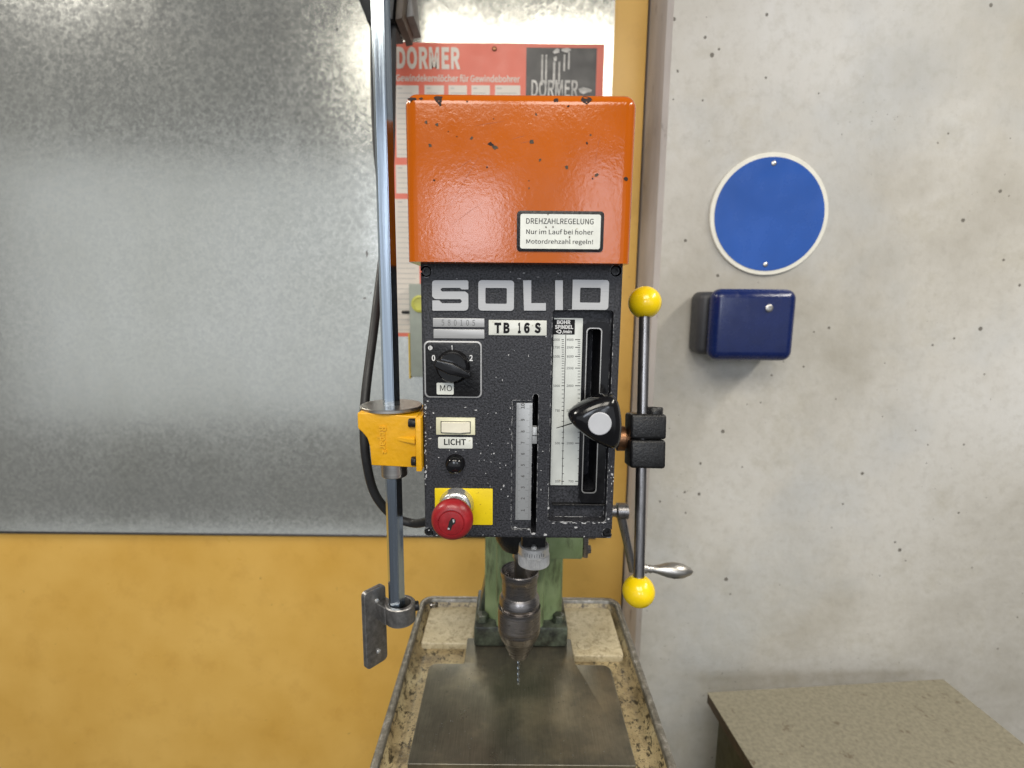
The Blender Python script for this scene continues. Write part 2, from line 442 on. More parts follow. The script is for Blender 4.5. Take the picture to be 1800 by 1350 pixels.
# ochre lacquered board
t = NT('ochre_board')
c = t.ramp(t.noise(3.0, 7, 0.62), (0.3, (0.66, 0.375, 0.070)), (0.7, (0.80, 0.50, 0.130)))
c = t.mix(t.ramp(t.noise(14, 7, 0.7), (0.52, 0.0), (0.80, 0.35)), c, (0.44, 0.21, 0.03))
c = t.mix(t.ramp(t.noise(46, 6, 0.7), (0.68, 0.0), (0.73, 0.65)), c, (0.14, 0.07, 0.015))
c = t.mix(t.ramp(t.noise(1.0, 5, 0.7, t.coord((90, 90, 1.5))), (0.70, 0.0), (0.76, 0.25)), c, (0.40, 0.20, 0.03))
t.set(color=c, rough=t.ramp(t.noise(8, 5), (0.3, 0.26), (0.7, 0.42))); t.bump(t.noise(60, 5), 0.0006, 0.2)
# cast concrete with blow holes
t = NT('concrete')
c = t.ramp(t.noise(2.2, 7, 0.62), (0.34, (0.36, 0.335, 0.285)), (0.5, (0.50, 0.48, 0.44)), (0.68, (0.58, 0.572, 0.555)))
c = t.mix(t.ramp(t.noise(9, 7, 0.7), (0.50, 0.0), (0.72, 0.6)), c, (0.36, 0.33, 0.26))
c = t.mix(t.ramp(t.noise(3.1, 5, 0.6, t.coord((1, 1, 1), (5, 2, 9))), (0.5, 0.0), (0.7, 0.5)), c, (0.40, 0.42, 0.44))
c = t.mix(t.ramp(t.noise(55, 5, 0.7), (0.5, 0.0), (0.75, 0.35)), c, (0.30, 0.28, 0.24))
co = t.coord((1, 1, 1), (3.1, 1.7, 0.4))
vd = t.voro(34, co); vc = t.voro(34, co, 'Color')
rad = t.math('MULTIPLY', t.ramp(vc, (0.45, 0.0), (0.98, 0.24)), t.ramp(t.noise(3.5, 3, 0.5, t.coord((1, 1, 1), (1, 7, 3))), (0.38, 0.15), (0.66, 1.0)))
wob = t.math('MULTIPLY', t.noise(160, 3), 0.10)
pit = t.math('LESS_THAN', t.math('ADD', vd, wob), t.math('ADD', rad, 0.028))
pit2 = t.math('LESS_THAN', t.math('ADD', t.voro(95), t.math('MULTIPLY', t.noise(300, 2), 0.1)), t.ramp(t.noise(6, 3), (0.42, 0.02), (0.75, 0.17)))
pp = t.math('MAXIMUM', pit, pit2)
c = t.mix(t.math('MULTIPLY', pp, 0.82), c, (0.075, 0.065, 0.05))
t.set(color=c, rough=0.72)
t.bump(t.math('SUBTRACT', t.math('MULTIPLY', t.noise(70, 6, 0.65), 0.5), pp), 0.0018, 0.6)
t = NT('concrete_edge')
c = t.ramp(t.noise(7, 6, 0.65, t.coord((1, 1, 0.35))), (0.3, (0.38, 0.345, 0.32)), (0.7, (0.60, 0.56, 0.54)))
c = t.mix(t.ramp(t.noise(28, 6, 0.7, t.coord((1, 1, 0.4))), (0.60, 0.0), (0.68, 0.7)), c, (0.13, 0.085, 0.07))
t.set(color=c, rough=0.68); t.bump(t.noise(70, 6), 0.0014, 0.5)
# print on paper
simple('poster_red', (0.68, 0.155, 0.10), 0.42, var=0.05, vscale=12)
simple('poster_white', (0.66, 0.60, 0.53), 0.45, var=0.04, vscale=20)
simple('poster_photo', (0.055, 0.052, 0.05), 0.40, var=0.35, vscale=14)
simple('poster_photo_light', (0.48, 0.46, 0.43), 0.45, var=0.4, vscale=70)
simple('poster_ink', (0.46, 0.45, 0.42), 0.5)
simple('box_grey', (0.30, 0.33, 0.29), 0.45, var=0.06)
simple('box_yellow', (0.62, 0.42, 0.03), 0.45)
simple('lime_ring', (0.50, 0.50, 0.10), 0.45)
simple('sign_blue', (0.008, 0.075, 0.36), 0.24, var=0.10, vscale=9, coat=0.3, spots=((0.06, 0.14, 0.40), 60, 0.68))
simple('sign_white', (0.72, 0.70, 0.62), 0.4, var=0.05)
simple('dispenser_blue', (0.005, 0.014, 0.085), 0.24, var=0.08)
simple('dispenser_grey', (0.035, 0.036, 0.042), 0.5, var=0.1)
simple('bench_top', (0.22, 0.20, 0.145), 0.5, var=0.16, vscale=160, bumpd=0.0003, bscale=300, spots=((0.13, 0.105, 0.07), 30, 0.60))
simple('bench_edge', (0.045, 0.03, 0.018), 0.5, var=0.3)
simple('bench_green', (0.030, 0.032, 0.012), 0.5, var=0.2)
simple('duct_grey', (0.16, 0.155, 0.15), 0.5, var=0.2)
M = MATS

# ------------------------------------------------------------------ the setting: board, sheet metal, concrete wall
YB = 0.655                                      # face of the ochre board
YC = 0.505                                      # face of the concrete wall
xr = at(1131, 200, YB).x
board = obj('wooden_board', bm_box(-2.6, xr, YB, YB + 0.022, Z0 - 1.44, Z0 + 1.15, 0.001, 1), M['ochre_board'])
tag(board, 'ochre lacquered board behind the drill press, bare below the metal sheet', 'board')
X0, X1, Za, Zb = rect(300, 0, 1079, 937, YB)
zsb = at(700, 937.5, YB).z; xs1 = at(1079, 60, YB).x
sheet = thing('metal_sheet', 'dull galvanised metal sheet fixed over the upper ochre board', 'metal sheet', (-0.6, YB, zsb))
prof_ = [(YB - 0.0022, Z0 + 1.1)] + [(YB - 0.0022 - 0.0052 * (k / 8) ** 2, zsb + 0.075 * (1 - k / 8)) for k in range(9)]
prof_ += [(y_ + 0.0014, z_) for (y_, z_) in prof_[::-1]]
b = bmesh.new(); hl = [b.verts.new((-1.38, *q)) for q in prof_]; hr_ = [b.verts.new((xs1, *q)) for q in prof_]
b.faces.new(hl); b.faces.new(hr_[::-1])
for k in range(len(prof_)): b.faces.new((hl[k], hl[(k + 1) % len(prof_)], hr_[(k + 1) % len(prof_)], hr_[k]))
obj('sheet', b, M['galvanised_sheet'], sheet, smooth=30)
for (x, y, r, sx, sz) in ((645, 446, .0045, .6, 1.9), (641, 524, .0028, 1.6, .7), (652, 515, .002, 1, 1), (593, 52, .003, .8, 1.2)):
    p = at(x, y, YB - 0.0023); b = blob(p.x, p.z, r, YB - 0.0023, sx=sx, sz=sz)
    obj('smudge', b, M['duct_grey'], sheet, smooth=0)
obj('folded_lip', bm_box(-1.38, xs1, YB - 0.0066, YB - 0.0004, zsb - 0.0062, zsb - 0.0008, 0.0008, 2), M['dark_steel'], sheet)
xe = at(1168, 250, YC).x
prof = [(xe + 0.004, YC), (xe + 1.3, YC), (xe + 1.3, YB + 0.14), (xr + 0.004, YB + 0.14), (xr + 0.004, YB - 0.02), (xe - 0.004, YC + 0.034), (xe - 0.004, YC + 0.010)]
b = bmesh.new()
lo = [b.verts.new((p[0], p[1], Z0 - 1.44)) for p in prof]; hi = [b.verts.new((p[0], p[1], Z0 + 1.15)) for p in prof]
b.faces.new(lo); b.faces.new(hi[::-1])
for i in range(len(prof)): b.faces.new((lo[i], lo[(i + 1) % len(prof)], hi[(i + 1) % len(prof)], hi[i]))
wall = obj('concrete_wall', b, M['concrete'], smooth=0, kind='structure')
wall.data.materials.append(M['concrete_edge'])
for p in wall.data.polygons:
    if p.normal.x < -0.3: p.material_index = 1

# ------------------------------------------------------------------ poster
YP = YB - 0.0034
px0, px1, pz0, pz1 = rect(691, 76, 1054, 593, YP)
poster = thing('poster', 'red and white tap drill chart poster behind the orange cover', 'poster', ((px0 + px1) / 2, YP, pz0))
b = bmesh.new(); NX, NZ = 16, 20
vv = [[b.verts.new((px0 + (px1 - px0) * i / NX, YP, pz0 + (pz1 - pz0) * j / NZ)) for i in range(NX + 1)] for j in range(NZ + 1)]
for j in range(NZ):
    for i in range(NX): b.faces.new((vv[j][i], vv[j][i + 1], vv[j + 1][i + 1], vv[j + 1][i]))
ext = bmesh.ops.extrude_face_region(b, geom=b.faces[:])
for v in [g for g in ext['geom'] if isinstance(g, bmesh.types.BMVert)]: v.co.y += 0.0006
obj('paper', b, M['poster_red'], poster)
YQ = YP - 0.0003
def flat(name, box, Y, mat, parent, d=0.0002, r=0.0):
    X0, X1, Za, Zb = rect(*box, Y)
    o_ = rrect(X0, X1, Za, Zb, r) if r else [(X0, Za), (X1, Za), (X1, Zb), (X0, Zb)]
    return obj(name, prism(o_, Y, Y + d), mat, parent, smooth=0)
text('title', 'DORMER', (697, 82, 809, 122), YQ, M['poster_white'], poster, bold=0.024, spacing=1.05)
text('subtitle', 'Gewindekernlöcher für Gewindebohrer', (696, 131, 914, 144), YQ, M['poster_white'], poster, bold=0.010)
ph = flat('photo', (924, 84, 1046, 300), YQ, M['poster_photo'], poster)
for (x, y0, y1, w) in ((953, 96, 150, 3), (960, 96, 150, 3), (974, 108, 148, 4), (983, 108, 148, 3), (992, 96, 125, 3), (1000, 92, 122, 3)):
    flat('drill_picture', (x - w / 2, y0, x + w / 2, y1), YQ - 0.0003, M['poster_photo_light'], ph)
for (x, y, w, h) in ((978, 90, 12, 9), (976, 103, 9, 8), (996, 88, 16, 8), (1028, 160, 26, 10)):
    X0, X1, Za, Zb = rect(x - w / 2, y - h / 2, x + w / 2, y + h / 2, YQ - 0.0003)
    obj('drill_picture', blob((X0 + X1) / 2, (Za + Zb) / 2, (X1 - X0) / 2, YQ - 0.0003, sz=h / w), M['poster_photo_light'], ph, smooth=0)
text('photo_lettering', 'DORMER', (934, 140, 1016, 172), YQ - 0.0004, M['poster_photo_light'], ph, bold=0.01)
cols = [(696, 737), (747, 781), (789, 821), (829, 861), (870, 914)]
rows = [(150, 277), (290, 340), (350, 585)]
for ci, (a, c_) in enumerate(cols):
    for ri, (d_, e_) in enumerate(rows):
        bx_ = flat('chart_box', (a, d_, c_, e_), YQ, M['poster_white'], poster)
        if ci in (0, 4) or ri == 0:
            n = int((e_ - d_) / 9)
            for k in range(n):
                y = d_ + 4 + k * 9
                w = (c_ - a) * (0.2 if k == 0 else rnd.uniform(0.55, 0.9))
                if ri == 0 and k < 3 or ci == 0:
                    flat('print_line', (a + 3, y, a + 3 + w, y + (2.2 if k == 0 else 1.2)), YQ - 0.0003, M['poster_ink'], bx_)
flat('chart_box', (924, 312, 1046, 585), YQ, M['poster_white'], poster)
pin = at(869, 86, YP)
obj('pin', lathe([(0.0045, 0), (0.0045, 0.001), (0.003, 0.003), (0, 0.0036)], pin, (0, -1, 0), 16), M['brass_brown'], poster)

# ------------------------------------------------------------------ grey switch box on the sheet, cable box at the top
YS = 0.60
X0, X1, Za, Zb = rect(720, 499, 800, 663, YS)
sb = thing('switch_box', 'grey wall box with yellow edge half hidden behind the black panel', 'switch box', ((X0 + X1) / 2, YB, Za))
obj('housing', bm_box(X0, X1, YS, YB - 0.004, Za, Zb, 0.003, 2), M['box_grey'], sb)
X2 = at(717.5, 600, YS).x; zt = at(718, 587, YS).z
obj('edge_plate', bm_box(X2 - 0.0005, X0 - 0.0008, YS + 0.004, YB - 0.0045, Za - 0.004, zt, 0.0006, 1), M['box_yellow'], sb)
p = at(738, 534, YS)
obj('dial', lathe([(0.0165, 0), (0.0165, 0.002), (0.012, 0.0035), (0.012, 0.0018), (0, 0.0018)], p, (0, -1, 0), 32), M['lime_ring'], sb)
p = at(720, 549, YS + 0.02)
obj('lever', lathe([(0.0032, 0), (0.0032, 0.014), (0.002, 0.0155), (0, 0.0158)], p, (-1, 0, 0), 16), M['black_satin'], sb)

YD = 0.44
def pt2(px, py, Y): v = at(px, py, Y); return (v.x, v.z)
cb = thing('cable_box', 'dark cable box at the top edge above the hex bar', 'cable box', at(675, 30, YD))
obj('housing', prism([pt2(*q, YD) for q in ((645, 37), (690, 33), (700, -90), (596, -90))], YD, YD + 0.08, 0.002), M['black_satin'], cb)
obj('cheek_plate', prism([pt2(*q, YD) for q in ((694, 33), (706, 30), (716, -90), (702, -90))], YD + 0.003, YD + 0.09, 0.001), M['bench_edge'], cb)
obj('cover_plate', prism([pt2(*q, YD + 0.03) for q in ((709, 31), (727, 28), (724, 5), (714, -90), (705, -90))], YD + 0.03, YD + 0.10, 0.001), M['duct_grey'], cb)
tpz = at(650, -90, YD).z
obj('riser_pipe', lathe([(0.022, tpz - 0.004), (0.022, Z0 + 1.15)], (at(650, -90, YD).x, YD + 0.04, 0), (0, 0, 1), 28), M['duct_grey'], cb)
pw = [(692, 20, .47), (691, 120, .44), (689, 240, .38), (684, 340, .30), (676, 420, .22), (668, 490, .17), (657, 580, .13), (644, 680, .10), (640, 745, .09), (644, 810, .09), (659, 868, .10), (690, 906, .11), (722, 919, .11), (745, 918, .10), (775, 905, .09)]
cable = obj('power_cable', tube(catmull([at(*q) for q in pw]), 0.0048), M['rubber'], smooth=60)
tag(cable, 'black power cable curving behind the yellow bracket to the drill head', 'cable')
pw = [(655, 30, .47), (655, 120, .46), (657, 200, .44), (662, 280, .43), (672, 360, .42), (679, 450, .38), (685, 560, .30), (690, 680, .20), (692, 760, .12)]
cable2 = obj('thin_cable', tube(catmull([at(*q) for q in pw]), 0.0040), M['rubber'], smooth=60)
tag(cable2, 'thin black cable running down left of the hex bar at the top', 'cable')

# ------------------------------------------------------------------ blue sign, dispenser and bench on the right
p = at(1351, 378, YC - 0.002)
sg = thing('round_sign', 'round blue sign with a white rim on the concrete wall', 'sign', (p.x, YC, p.z))
R = abs(at(1247, 378, YC - 0.002).x - p.x)
obj('backing', lathe([(R, 0), (R, 0.003), (R - 0.001, 0.004), (0, 0.004)], (p.x, YC - 0.0006, p.z), (0, -1, 0), 72), M['sign_white'], sg)
obj('face', lathe([(R - 0.0075, 0), (R - 0.0075, 0.0006), (0, 0.0006)], (p.x, YC - 0.0048, p.z), (0, -1, 0), 72), M['sign_blue'], sg)
for k_ in (-1, 1):
    obj('screw', lathe([(0.0042, 0), (0.0040, 0.0010), (0.0026, 0.0018), (0, 0.0020)], (p.x, YC - 0.0052, p.z + k_ * (R - 0.018)), (0, -1, 0), 20), M['turned_steel'], sg)
YF = YC - 0.075
X0, X1, Za, Zb = rect(1248, 508, 1395, 634, YF)
dp = thing('dispenser', 'dark blue wall dispenser below the round blue sign', 'dispenser', ((X0 + X1) / 2, YC, Za))
xb = at(1222, 570, YC - 0.035).x
obj('housing', bm_box(xb, X1 + 0.006, YC - 0.052, YC - 0.0006, Za + 0.006, Zb - 0.0045, 0.012, 4), M['dispenser_grey'], dp)
obj('cover', bm_box(X0, X1, YF - 0.012, YC - 0.0525, Za, Zb, 0.016, 6), M['dispenser_blue'], dp)
obj('lock', lathe([(0.006, 0), (0.006, 0.0015), (0.0045, 0.0022), (0.0012, 0.0022), (0.0012, 0.001), (0, 0.001)], ((X0 + X1) / 2 + 0.02, YF - 0.0122, Zb - 0.03), (0, -1, 0), 24), M['turned_steel'], dp)
ZT = Z0 - 0.70
pc = atz(1243, 1217, ZT)
bench = thing('side_bench', 'tan topped dark green bench standing in the lower right corner', 'bench', (pc.x + 0.3, pc.y - 0.2, 0.01))
def turned(b, ang=math.radians(5)):
    Rm = Matrix.Rotation(ang, 3, 'Z')
    for v in b.verts: v.co = Rm @ (v.co - pc) + pc
    return b
obj('worktop', turned(bm_box(pc.x, pc.x + 0.46, pc.y - 0.42, pc.y, ZT - 0.0015, ZT, 0.0004, 1)), M['bench_top'], bench)
obj('top_edge', turned(bm_box(pc.x + 0.0005, pc.x + 0.46, pc.y - 0.42, pc.y - 0.001, ZT - 0.020, ZT - 0.0018, 0.0006, 1)), M['bench_edge'], bench)
obj('cabinet', turned(bm_box(pc.x + 0.006, pc.x + 0.45, pc.y - 0.40, pc.y - 0.035, 0.01, ZT - 0.021, 0.002, 1)), M['bench_green'], bench)

# ------------------------------------------------------------------ the drill press
ZTAB = Z0 - 0.487
press = thing('drill_press', 'bench drill press with orange cover, black control panel and drip tray base', 'drill press', (0, 0.2, 0.01))

# --- orange cover
CR = 0.0090
YO = -0.024
X0, X1, Za, Zb = rect(716, 168, 1112, 461.5, YO)
xl, xr_ = at(715.5, 460, YO).x, at(1109, 462, YO).x
zb_ = at(912, 461.5, YO).z; zt_ = at(912, 160.5, YO).z
xlt, xrt = at(709.5, 190, YO).x, at(1122, 190, YO).x
b = bm_box(xl, xr_, YO, 0.36, zb_, zt_)
for v in b.verts:
    if v.co.z > (zb_ + zt_) / 2: v.co.x = xlt if v.co.x < 0 else xrt
fr = [e for e in b.edges if all(v.co.y < YO + 0.001 for v in e.verts) and not all(v.co.z < zb_ + 0.001 for v in e.verts)]
tp = [e for e in b.edges if all(v.co.z > zt_ - 0.001 for v in e.verts) and not all(v.co.y < YO + 0.001 for v in e.verts) and not all(v.co.y > 0.3 for v in e.verts)]
bmesh.ops.bevel(b, geom=fr + tp, offset=CR, segments=7, profile=0.5, affect='EDGES')
cover = obj('cover', b, M['orange_enamel'], press, smooth=50)
# chips and scratches where the enamel has come off
for (x, y, r, m, sx) in ((771, 174, 6.6, 0, 1.0), (773, 182, 3.4, 0, .8), (722, 174, 3, 0, 1.6), (728, 173, 2.6, 0, 1.6), (740, 173, 2.2, 0, 1.4), (821, 178, 1.5, 0, 1), (978, 176, 3.6, 0, 1.2),
                      (1031, 174, 6.4, 0, 1.4), (999, 187, 1.6, 0, 1), (942, 201, 2.0, 1, .8), (749, 215, 2.2, 1, 1), (768, 219, 2.8, 1, 1.1), (756, 255, 2.4, 1, 1.3), (829, 243, 2.4, 1, 1),
                      (863, 254, 3.2, 0, 1.5), (870, 259.5, 3.6, 1, 1.3), (934, 249, 4, 1, 1.1), (949, 281, 2.6, 1, .8), (996, 294, 2.8, 1, .9), (1038, 237, 1.8, 1, .9), (1032, 252, 2.2, 0, .8),
                      (1049, 307, 2.9, 1, 1), (1042, 314, 2.0, 0, .8), (1101, 314, 3.0, 0, 1.3), (856, 294, 1.6, 0, .8), (930, 331, 1.6, 1, .6), (930, 318, 1.0, 0, 1), (763, 317, 1.6, 0, 1.2),
                      (803, 240, 1.0, 0, 1), (788, 231, .9, 0, 1), (868, 209, .9, 0, 1)):
    p = at(x, y, YO)
    b = blob(p.x, p.z, r * 0.00050, YO, sx=sx, depth=0.00015)
    bmesh.ops.poke(b, faces=[f for f in b.faces if len(f.verts) > 4])
    for v in b.verts:                                         # follow the rounded edges of the cover
        h_ = v.co.z - (zt_ - CR); w_ = abs(v.co.x) - (xrt - CR - 0.0003)
        rr_ = math.hypot(max(0, h_), max(0, w_)); q_ = min(rr_, CR - 0.00005)
        if rr_ > CR - 0.00005: v.co.z -= max(0, h_) * (1 - (CR - 0.00005) / rr_)
        v.co.y += CR - math.sqrt(CR ** 2 - q_ ** 2)
    obj('paint_chip', b, M['chip_dark' if m == 0 else 'chip_primer'], cover, smooth=0)
def scratch(x0, y0, x1, y1, w, Y, mat, parent):
    a, c_ = at(x0, y0, Y), at(x1, y1, Y)
    d = (c_ - a); nn = Vector((-d.z, 0, d.x)).normalized() * w / 2; mid = (a + c_) / 2 + nn * 1.5
    pts = [a, mid - nn, c_, mid + nn]
    return obj('scratch', prism([(q.x, q.z) for q in pts], Y - 0.00006, Y + 0.0002), mat, parent, smooth=0)
for q in ((791, 362, 853, 258), (806, 296, 830, 280), (832, 222, 888, 213), (896, 246, 925, 238), (794, 395, 850, 355), (1050, 262, 1056, 240), (1047, 290, 1050, 262), (915, 252, 930, 249)):
    scratch(*q, 0.00035, YO, M['scratch_brown'], cover)
# warning plate on the cover
X0, X1, Za, Zb = rect(908.5, 371, 1061, 442.5, YO - 0.0002)
wp = obj('warning_plate', prism(rrect(X0, X1, Za, Zb, 0.0028), YO - 0.0009, YO + 0.0003, 0.0002), M['black_satin'], press)
X0, X1, Za, Zb = rect(914.5, 376.5, 1055.5, 437.5, YO - 0.0012)
obj('plate_field', prism(rrect(X0, X1, Za, Zb, 0.0016), YO - 0.0012, YO - 0.0008), M['white_enamel'], wp, smooth=0)
for s, bx in (('DREHZAHLREGELUNG', (925, 384, 1043.5, 394)), ('Nur im Lauf bei hoher', (925, 403, 1043, 412)), ('Motordrehzahl regeln!', (925, 420.5, 1042.5, 431))):
    text('lettering', s, bx, YO - 0.0012, M['ink_black'], wp, bold=0.004, depth=0.0001)
for (x, y) in ((963, 376), (993, 374), (960, 399), (972, 399), (1001, 417)):
    p = at(x, y, YO - 0.0012); obj('paint_chip', blob(p.x, p.z, 0.0006, YO - 0.0013, sz=1.5), M['chip_primer'], wp, smooth=0)

# --- head casting with its recesses
xl, xr_ = (at(738.5, 480, 0).x + at(747, 930, 0).x) / 2, (at(1092, 480, 0).x + at(1079.5, 930, 0).x) / 2
zt_, zb_ = at(912, 463, 0).z + 0.004, at(912, 946, 0).z
HX0, HX1 = xl, xr_
b = bm_box(xl, xr_, 0, 0.20, zb_, zt_, 0.0022, 3)
cutters = []
def cutter(box, y1, r, Y=0.0, y0=-0.01):
    X0, X1, Za, Zb = rect(*box, Y)
    cutters.append(prism(rrect(X0, X1, Za, Zb, r), y0, y1))
cutter((899.5, 704, 939, 931), 0.0022, 0.0015)                # depth scale recess
cutter((935, 692.5, 944.5, 939), 0.06, 0.0022)                # depth slot
cutter((967.5, 545, 1072, 917), 0.0105, 0.003)                # speed scale recess
cutter((1027, 577, 1052.5, 866), 0.06, 0.003, 0.0105, 0.0)    # lever slot
scr = [(748.5, 477), (1083, 476), (1068, 937), (752.5, 937)]
for (x, y) in scr:
    p = at(x, y, 0); cutters.append(lathe([(0.0046, -0.004), (0.0046, 0.012)], (p.x, 0, p.z), (0, 1, 0), 28))
head = obj('head', cut(b, cutters), M['black_hammer_enamel'], press, smooth=30)
for (x, y) in scr:
    p = at(x, y, 0)
    s_ = obj('screw', lathe([(0.0039, 0), (0.0039, 0.0042), (0.0034, 0.005), (0.0018, 0.005), (0.0018, 0.003), (0, 0.003)], (p.x, 0.0075, p.z), (0, -1, 0), 24), M['black_satin'], press)

# raised letters of the maker's name
def zz(p): return (730 + p[0] / 4.737, 460 + p[1] / 4.737)
LY0, LY1 = -0.0016, 0.0006
def letter_poly(pts, rads):
    P = [pt2(*zz(q), LY0) for q in pts]
    return prism(round_poly(P, [r * 0.0001065 for r in rads], 4), LY0, LY1)
S = [(140, 155), (442, 155), (442, 231), (385, 231), (370, 218), (222, 218), (208, 232), (222, 248), (415, 248), (442, 268), (442, 408), (142, 408), (142, 322), (200, 322), (222, 346), (375, 346), (390, 329), (375, 312), (165, 312), (140, 290)]
Sr = [26, 14, 4, 10, 10, 10, 8, 10, 18, 18, 34, 10, 4, 10, 10, 10, 8, 10, 20, 20]
obj('letter', letter_poly(S, Sr), M['brushed_aluminium'], press)
def letter_ring(x0, x1, y0, y1, ix0, ix1, iy0, iy1, sharp_left=False):
    a = zz((x0, y0)); c_ = zz((x1, y1)); X0, X1, Za, Zb = rect(a[0], a[1], c_[0], c_[1], LY0)
    a = zz((ix0, iy0)); c_ = zz((ix1, iy1)); x0_, x1_, za_, zb_2 = rect(a[0], a[1], c_[0], c_[1], LY0)
    o_ = rrect(X0, X1, Za, Zb, 0.0027, 5); i_ = rrect(x0_, x1_, za_, zb_2, 0.0009, 5)
    if sharp_left:
        for k in list(range(0, 6)): o_[k] = Vector((X0 + 0.0006 * max(0, (k - 2)) / 3, Za + 0.0006 * max(0, (2 - k)) / 3))
        for k in list(range(18, 24)): o_[k] = Vector((X0 + 0.0006 * max(0, (20 - k)) / 3, Zb - 0.0006 * max(0, (k - 21)) / 3))
    return ring_prism(o_, i_, LY0, LY1)
obj('letter', letter_ring(525, 822, 155, 408, 584, 762, 219, 350), M['brushed_aluminium'], press)
obj('letter', letter_poly([(898, 155), (966, 155), (966, 345), (1088, 345), (1088, 407), (905, 407)], [2] * 6), M['brushed_aluminium'], press)
obj('letter', letter_poly([(1165, 155), (1229, 155), (1229, 402), (1165, 402)], [2] * 4), M['brushed_aluminium'], press)
obj('letter', letter_ring(1308, 1611, 151, 400, 1372, 1543, 217, 341, True), M['brushed_aluminium'], press)

# number bars
def bar(name, box, y0, y1, r, mat, parent, bev=0.0003):
    X0, X1, Za, Zb = rect(*box, y0)
    return obj(name, prism(rrect(X0, X1, Za, Zb, r), y0, y1, bev), mat, parent)
nb = bar('serial_bar', (761, 559.5, 851.5, 575), -0.0014, 0.0006, 0.0004, M['brushed_aluminium'], press)
text('lettering', '580105', (776, 562, 835, 572.5), -0.00141, M['stamp_grey'], nb, depth=0.00006, spacing=1.35)
bar('blank_bar', (762, 579, 851.5, 595), -0.0014, 0.0006, 0.0006, M['brushed_aluminium'], press)
tpl = bar('type_plate', (859, 563, 961, 589.5), -0.0012, 0.0006, 0.0003, M['white_enamel'], press)
for s, x0, x1 in (('T', 869, 881), ('B', 885, 896), ('1', 910.5, 915.5), ('6', 921, 931.5), ('S', 939.5, 950.5)):
    text('lettering', s, (x0, 567, x1, 586), -0.00122, M['ink_black'], tpl, bold=0.032, depth=0.0001)
scratch(947, 573, 952, 580, 0.0005, -0.0013, M['ink_grey'], tpl)

# rotary motor switch
sw = bar('motor_switch', (745.5, 599.5, 847, 699.5), -0.0022, 0.0004, 0.0042, M['brushed_aluminium'], press, 0.0006)
bar('switch_face', (748, 602, 844.5, 697), -0.0026, -0.0021, 0.0036, M['black_satin'], sw)
YW = -0.00265
for s, bx in (('0', (759, 624, 765, 634.5)), ('1', (793.2, 607, 796.2, 616)), ('2', (825, 624, 831, 634.5))):
    text('lettering', s, bx, YW, M['print_white'], sw, bold=0.012, depth=0.0001)
p = at(756.3, 611.5, YW)
em = obj('emblem', lathe([(0.0019, 0), (0.0019, 0.00012), (0, 0.00012)], (p.x, YW, p.z), (0, -1, 0), 8), M['print_white'], sw, smooth=0)
for k in (-1, 1):
    obj('emblem_bar', bm_box(p.x + k * 0.0006 - 0.0002, p.x + k * 0.0006 + 0.0002, YW - 0.0003, YW - 0.00005, p.z - 0.0013, p.z + 0.0013), M['ink_black'], em, smooth=0)
kc = at(796.5, 644, YW); ko = Vector((kc.x, YW, kc.z))
kb = obj('knob', lathe([(0.0140, 0), (0.0140, 0.0020), (0.0132, 0.0032), (0.0127, 0.0075), (0.0114, 0.0092), (0, 0.0095)], ko, (0, -1, 0), 56), M['black_gloss'], sw, smooth=50)
ang = math.radians(-20)
ca, sa = math.cos(ang), math.sin(ang)
def kxz(a, w): return (ko.x + a * ca - w * sa, ko.z + a * sa + w * ca)
outl = round_poly([kxz(-0.0138, -0.0036), kxz(-0.0138, 0.0032), kxz(0.0, 0.0048), kxz(0.0150, 0.0026), kxz(0.0180, 0.0), kxz(0.0150, -0.0030), kxz(0, -0.0052)], 0.002, 4)
obj('knob_grip', prism(outl, YW - 0.0165, YW - 0.0085, 0.0022, seg=4), M['black_gloss'], sw, smooth=50)
mo = flat('sticker', (767.5, 673, 797.5, 693.5), YW - 0.0003, M['white_enamel'], sw, r=0.0010)
text('sticker_lettering', 'MO', (773.5, 677, 794.5, 687.5), YW - 0.0004, M['ink_black'], sw, depth=0.0001)

# light rocker and its name plate
rk = bar('light_switch', (766.5, 735, 835, 764.5), -0.0028, 0.0004, 0.0004, M['cream_plastic'], press, 0.0005)
bar('rocker_gap', (774.5, 740.5, 827.5, 762), -0.00285, -0.0026, 0.0003, M['ink_grey'], rk, 0)
X0, X1, Za, Zb = rect(776, 742, 826, 760.5, -0.004)
b = bmesh.new(); pr = [(X0, -0.0045), ((X0 * .35 + X1 * .65), -0.0062), (X1, -0.0036), (X1, -0.0026), (X0, -0.0026)]
lo = [b.verts.new((q[0], q[1], Za)) for q in pr]; hi = [b.verts.new((q[0], q[1], Zb)) for q in pr]
b.faces.new(lo); b.faces.new(hi)
for i in range(5): b.faces.new((lo[i], lo[(i + 1) % 5], hi[(i + 1) % 5], hi[i]))
bmesh.ops.recalc_face_normals(b, faces=b.faces[:]); bmesh.ops.bevel(b, geom=b.edges[:], offset=0.0004, segments=2, affect='EDGES')
obj('rocker', b, M['cream_rocker'], rk)
lp = bar('light_plate', (770, 768.5, 830.5, 788.5), -0.0008, 0.0004, 0.0012, M['white_enamel'], press, 0.0002)
text('lettering', 'LICHT', (780.5, 771.5, 819, 782.5), -0.00082, M['ink_black'], lp, bold=0.012, depth=0.0001)
p = at(800.5, 814, 0)
pb = obj('push_button', lathe([(0.0083, -0.001), (0.0083, 0.0022), (0.0074, 0.0032), (0.0074, 0.0070), (0.0066, 0.0092), (0.0045, 0.0104), (0, 0.0108)], (p.x, 0, p.z), (0, -1, 0), 40), M['black_gloss'], press, smooth=50)
for q in ((819, 838, 884, 838.5), (819, 840, 819.5, 858), (884, 839, 884, 856)):
    scratch(*q, 0.0003, -0.0001, M['ink_black'], head)

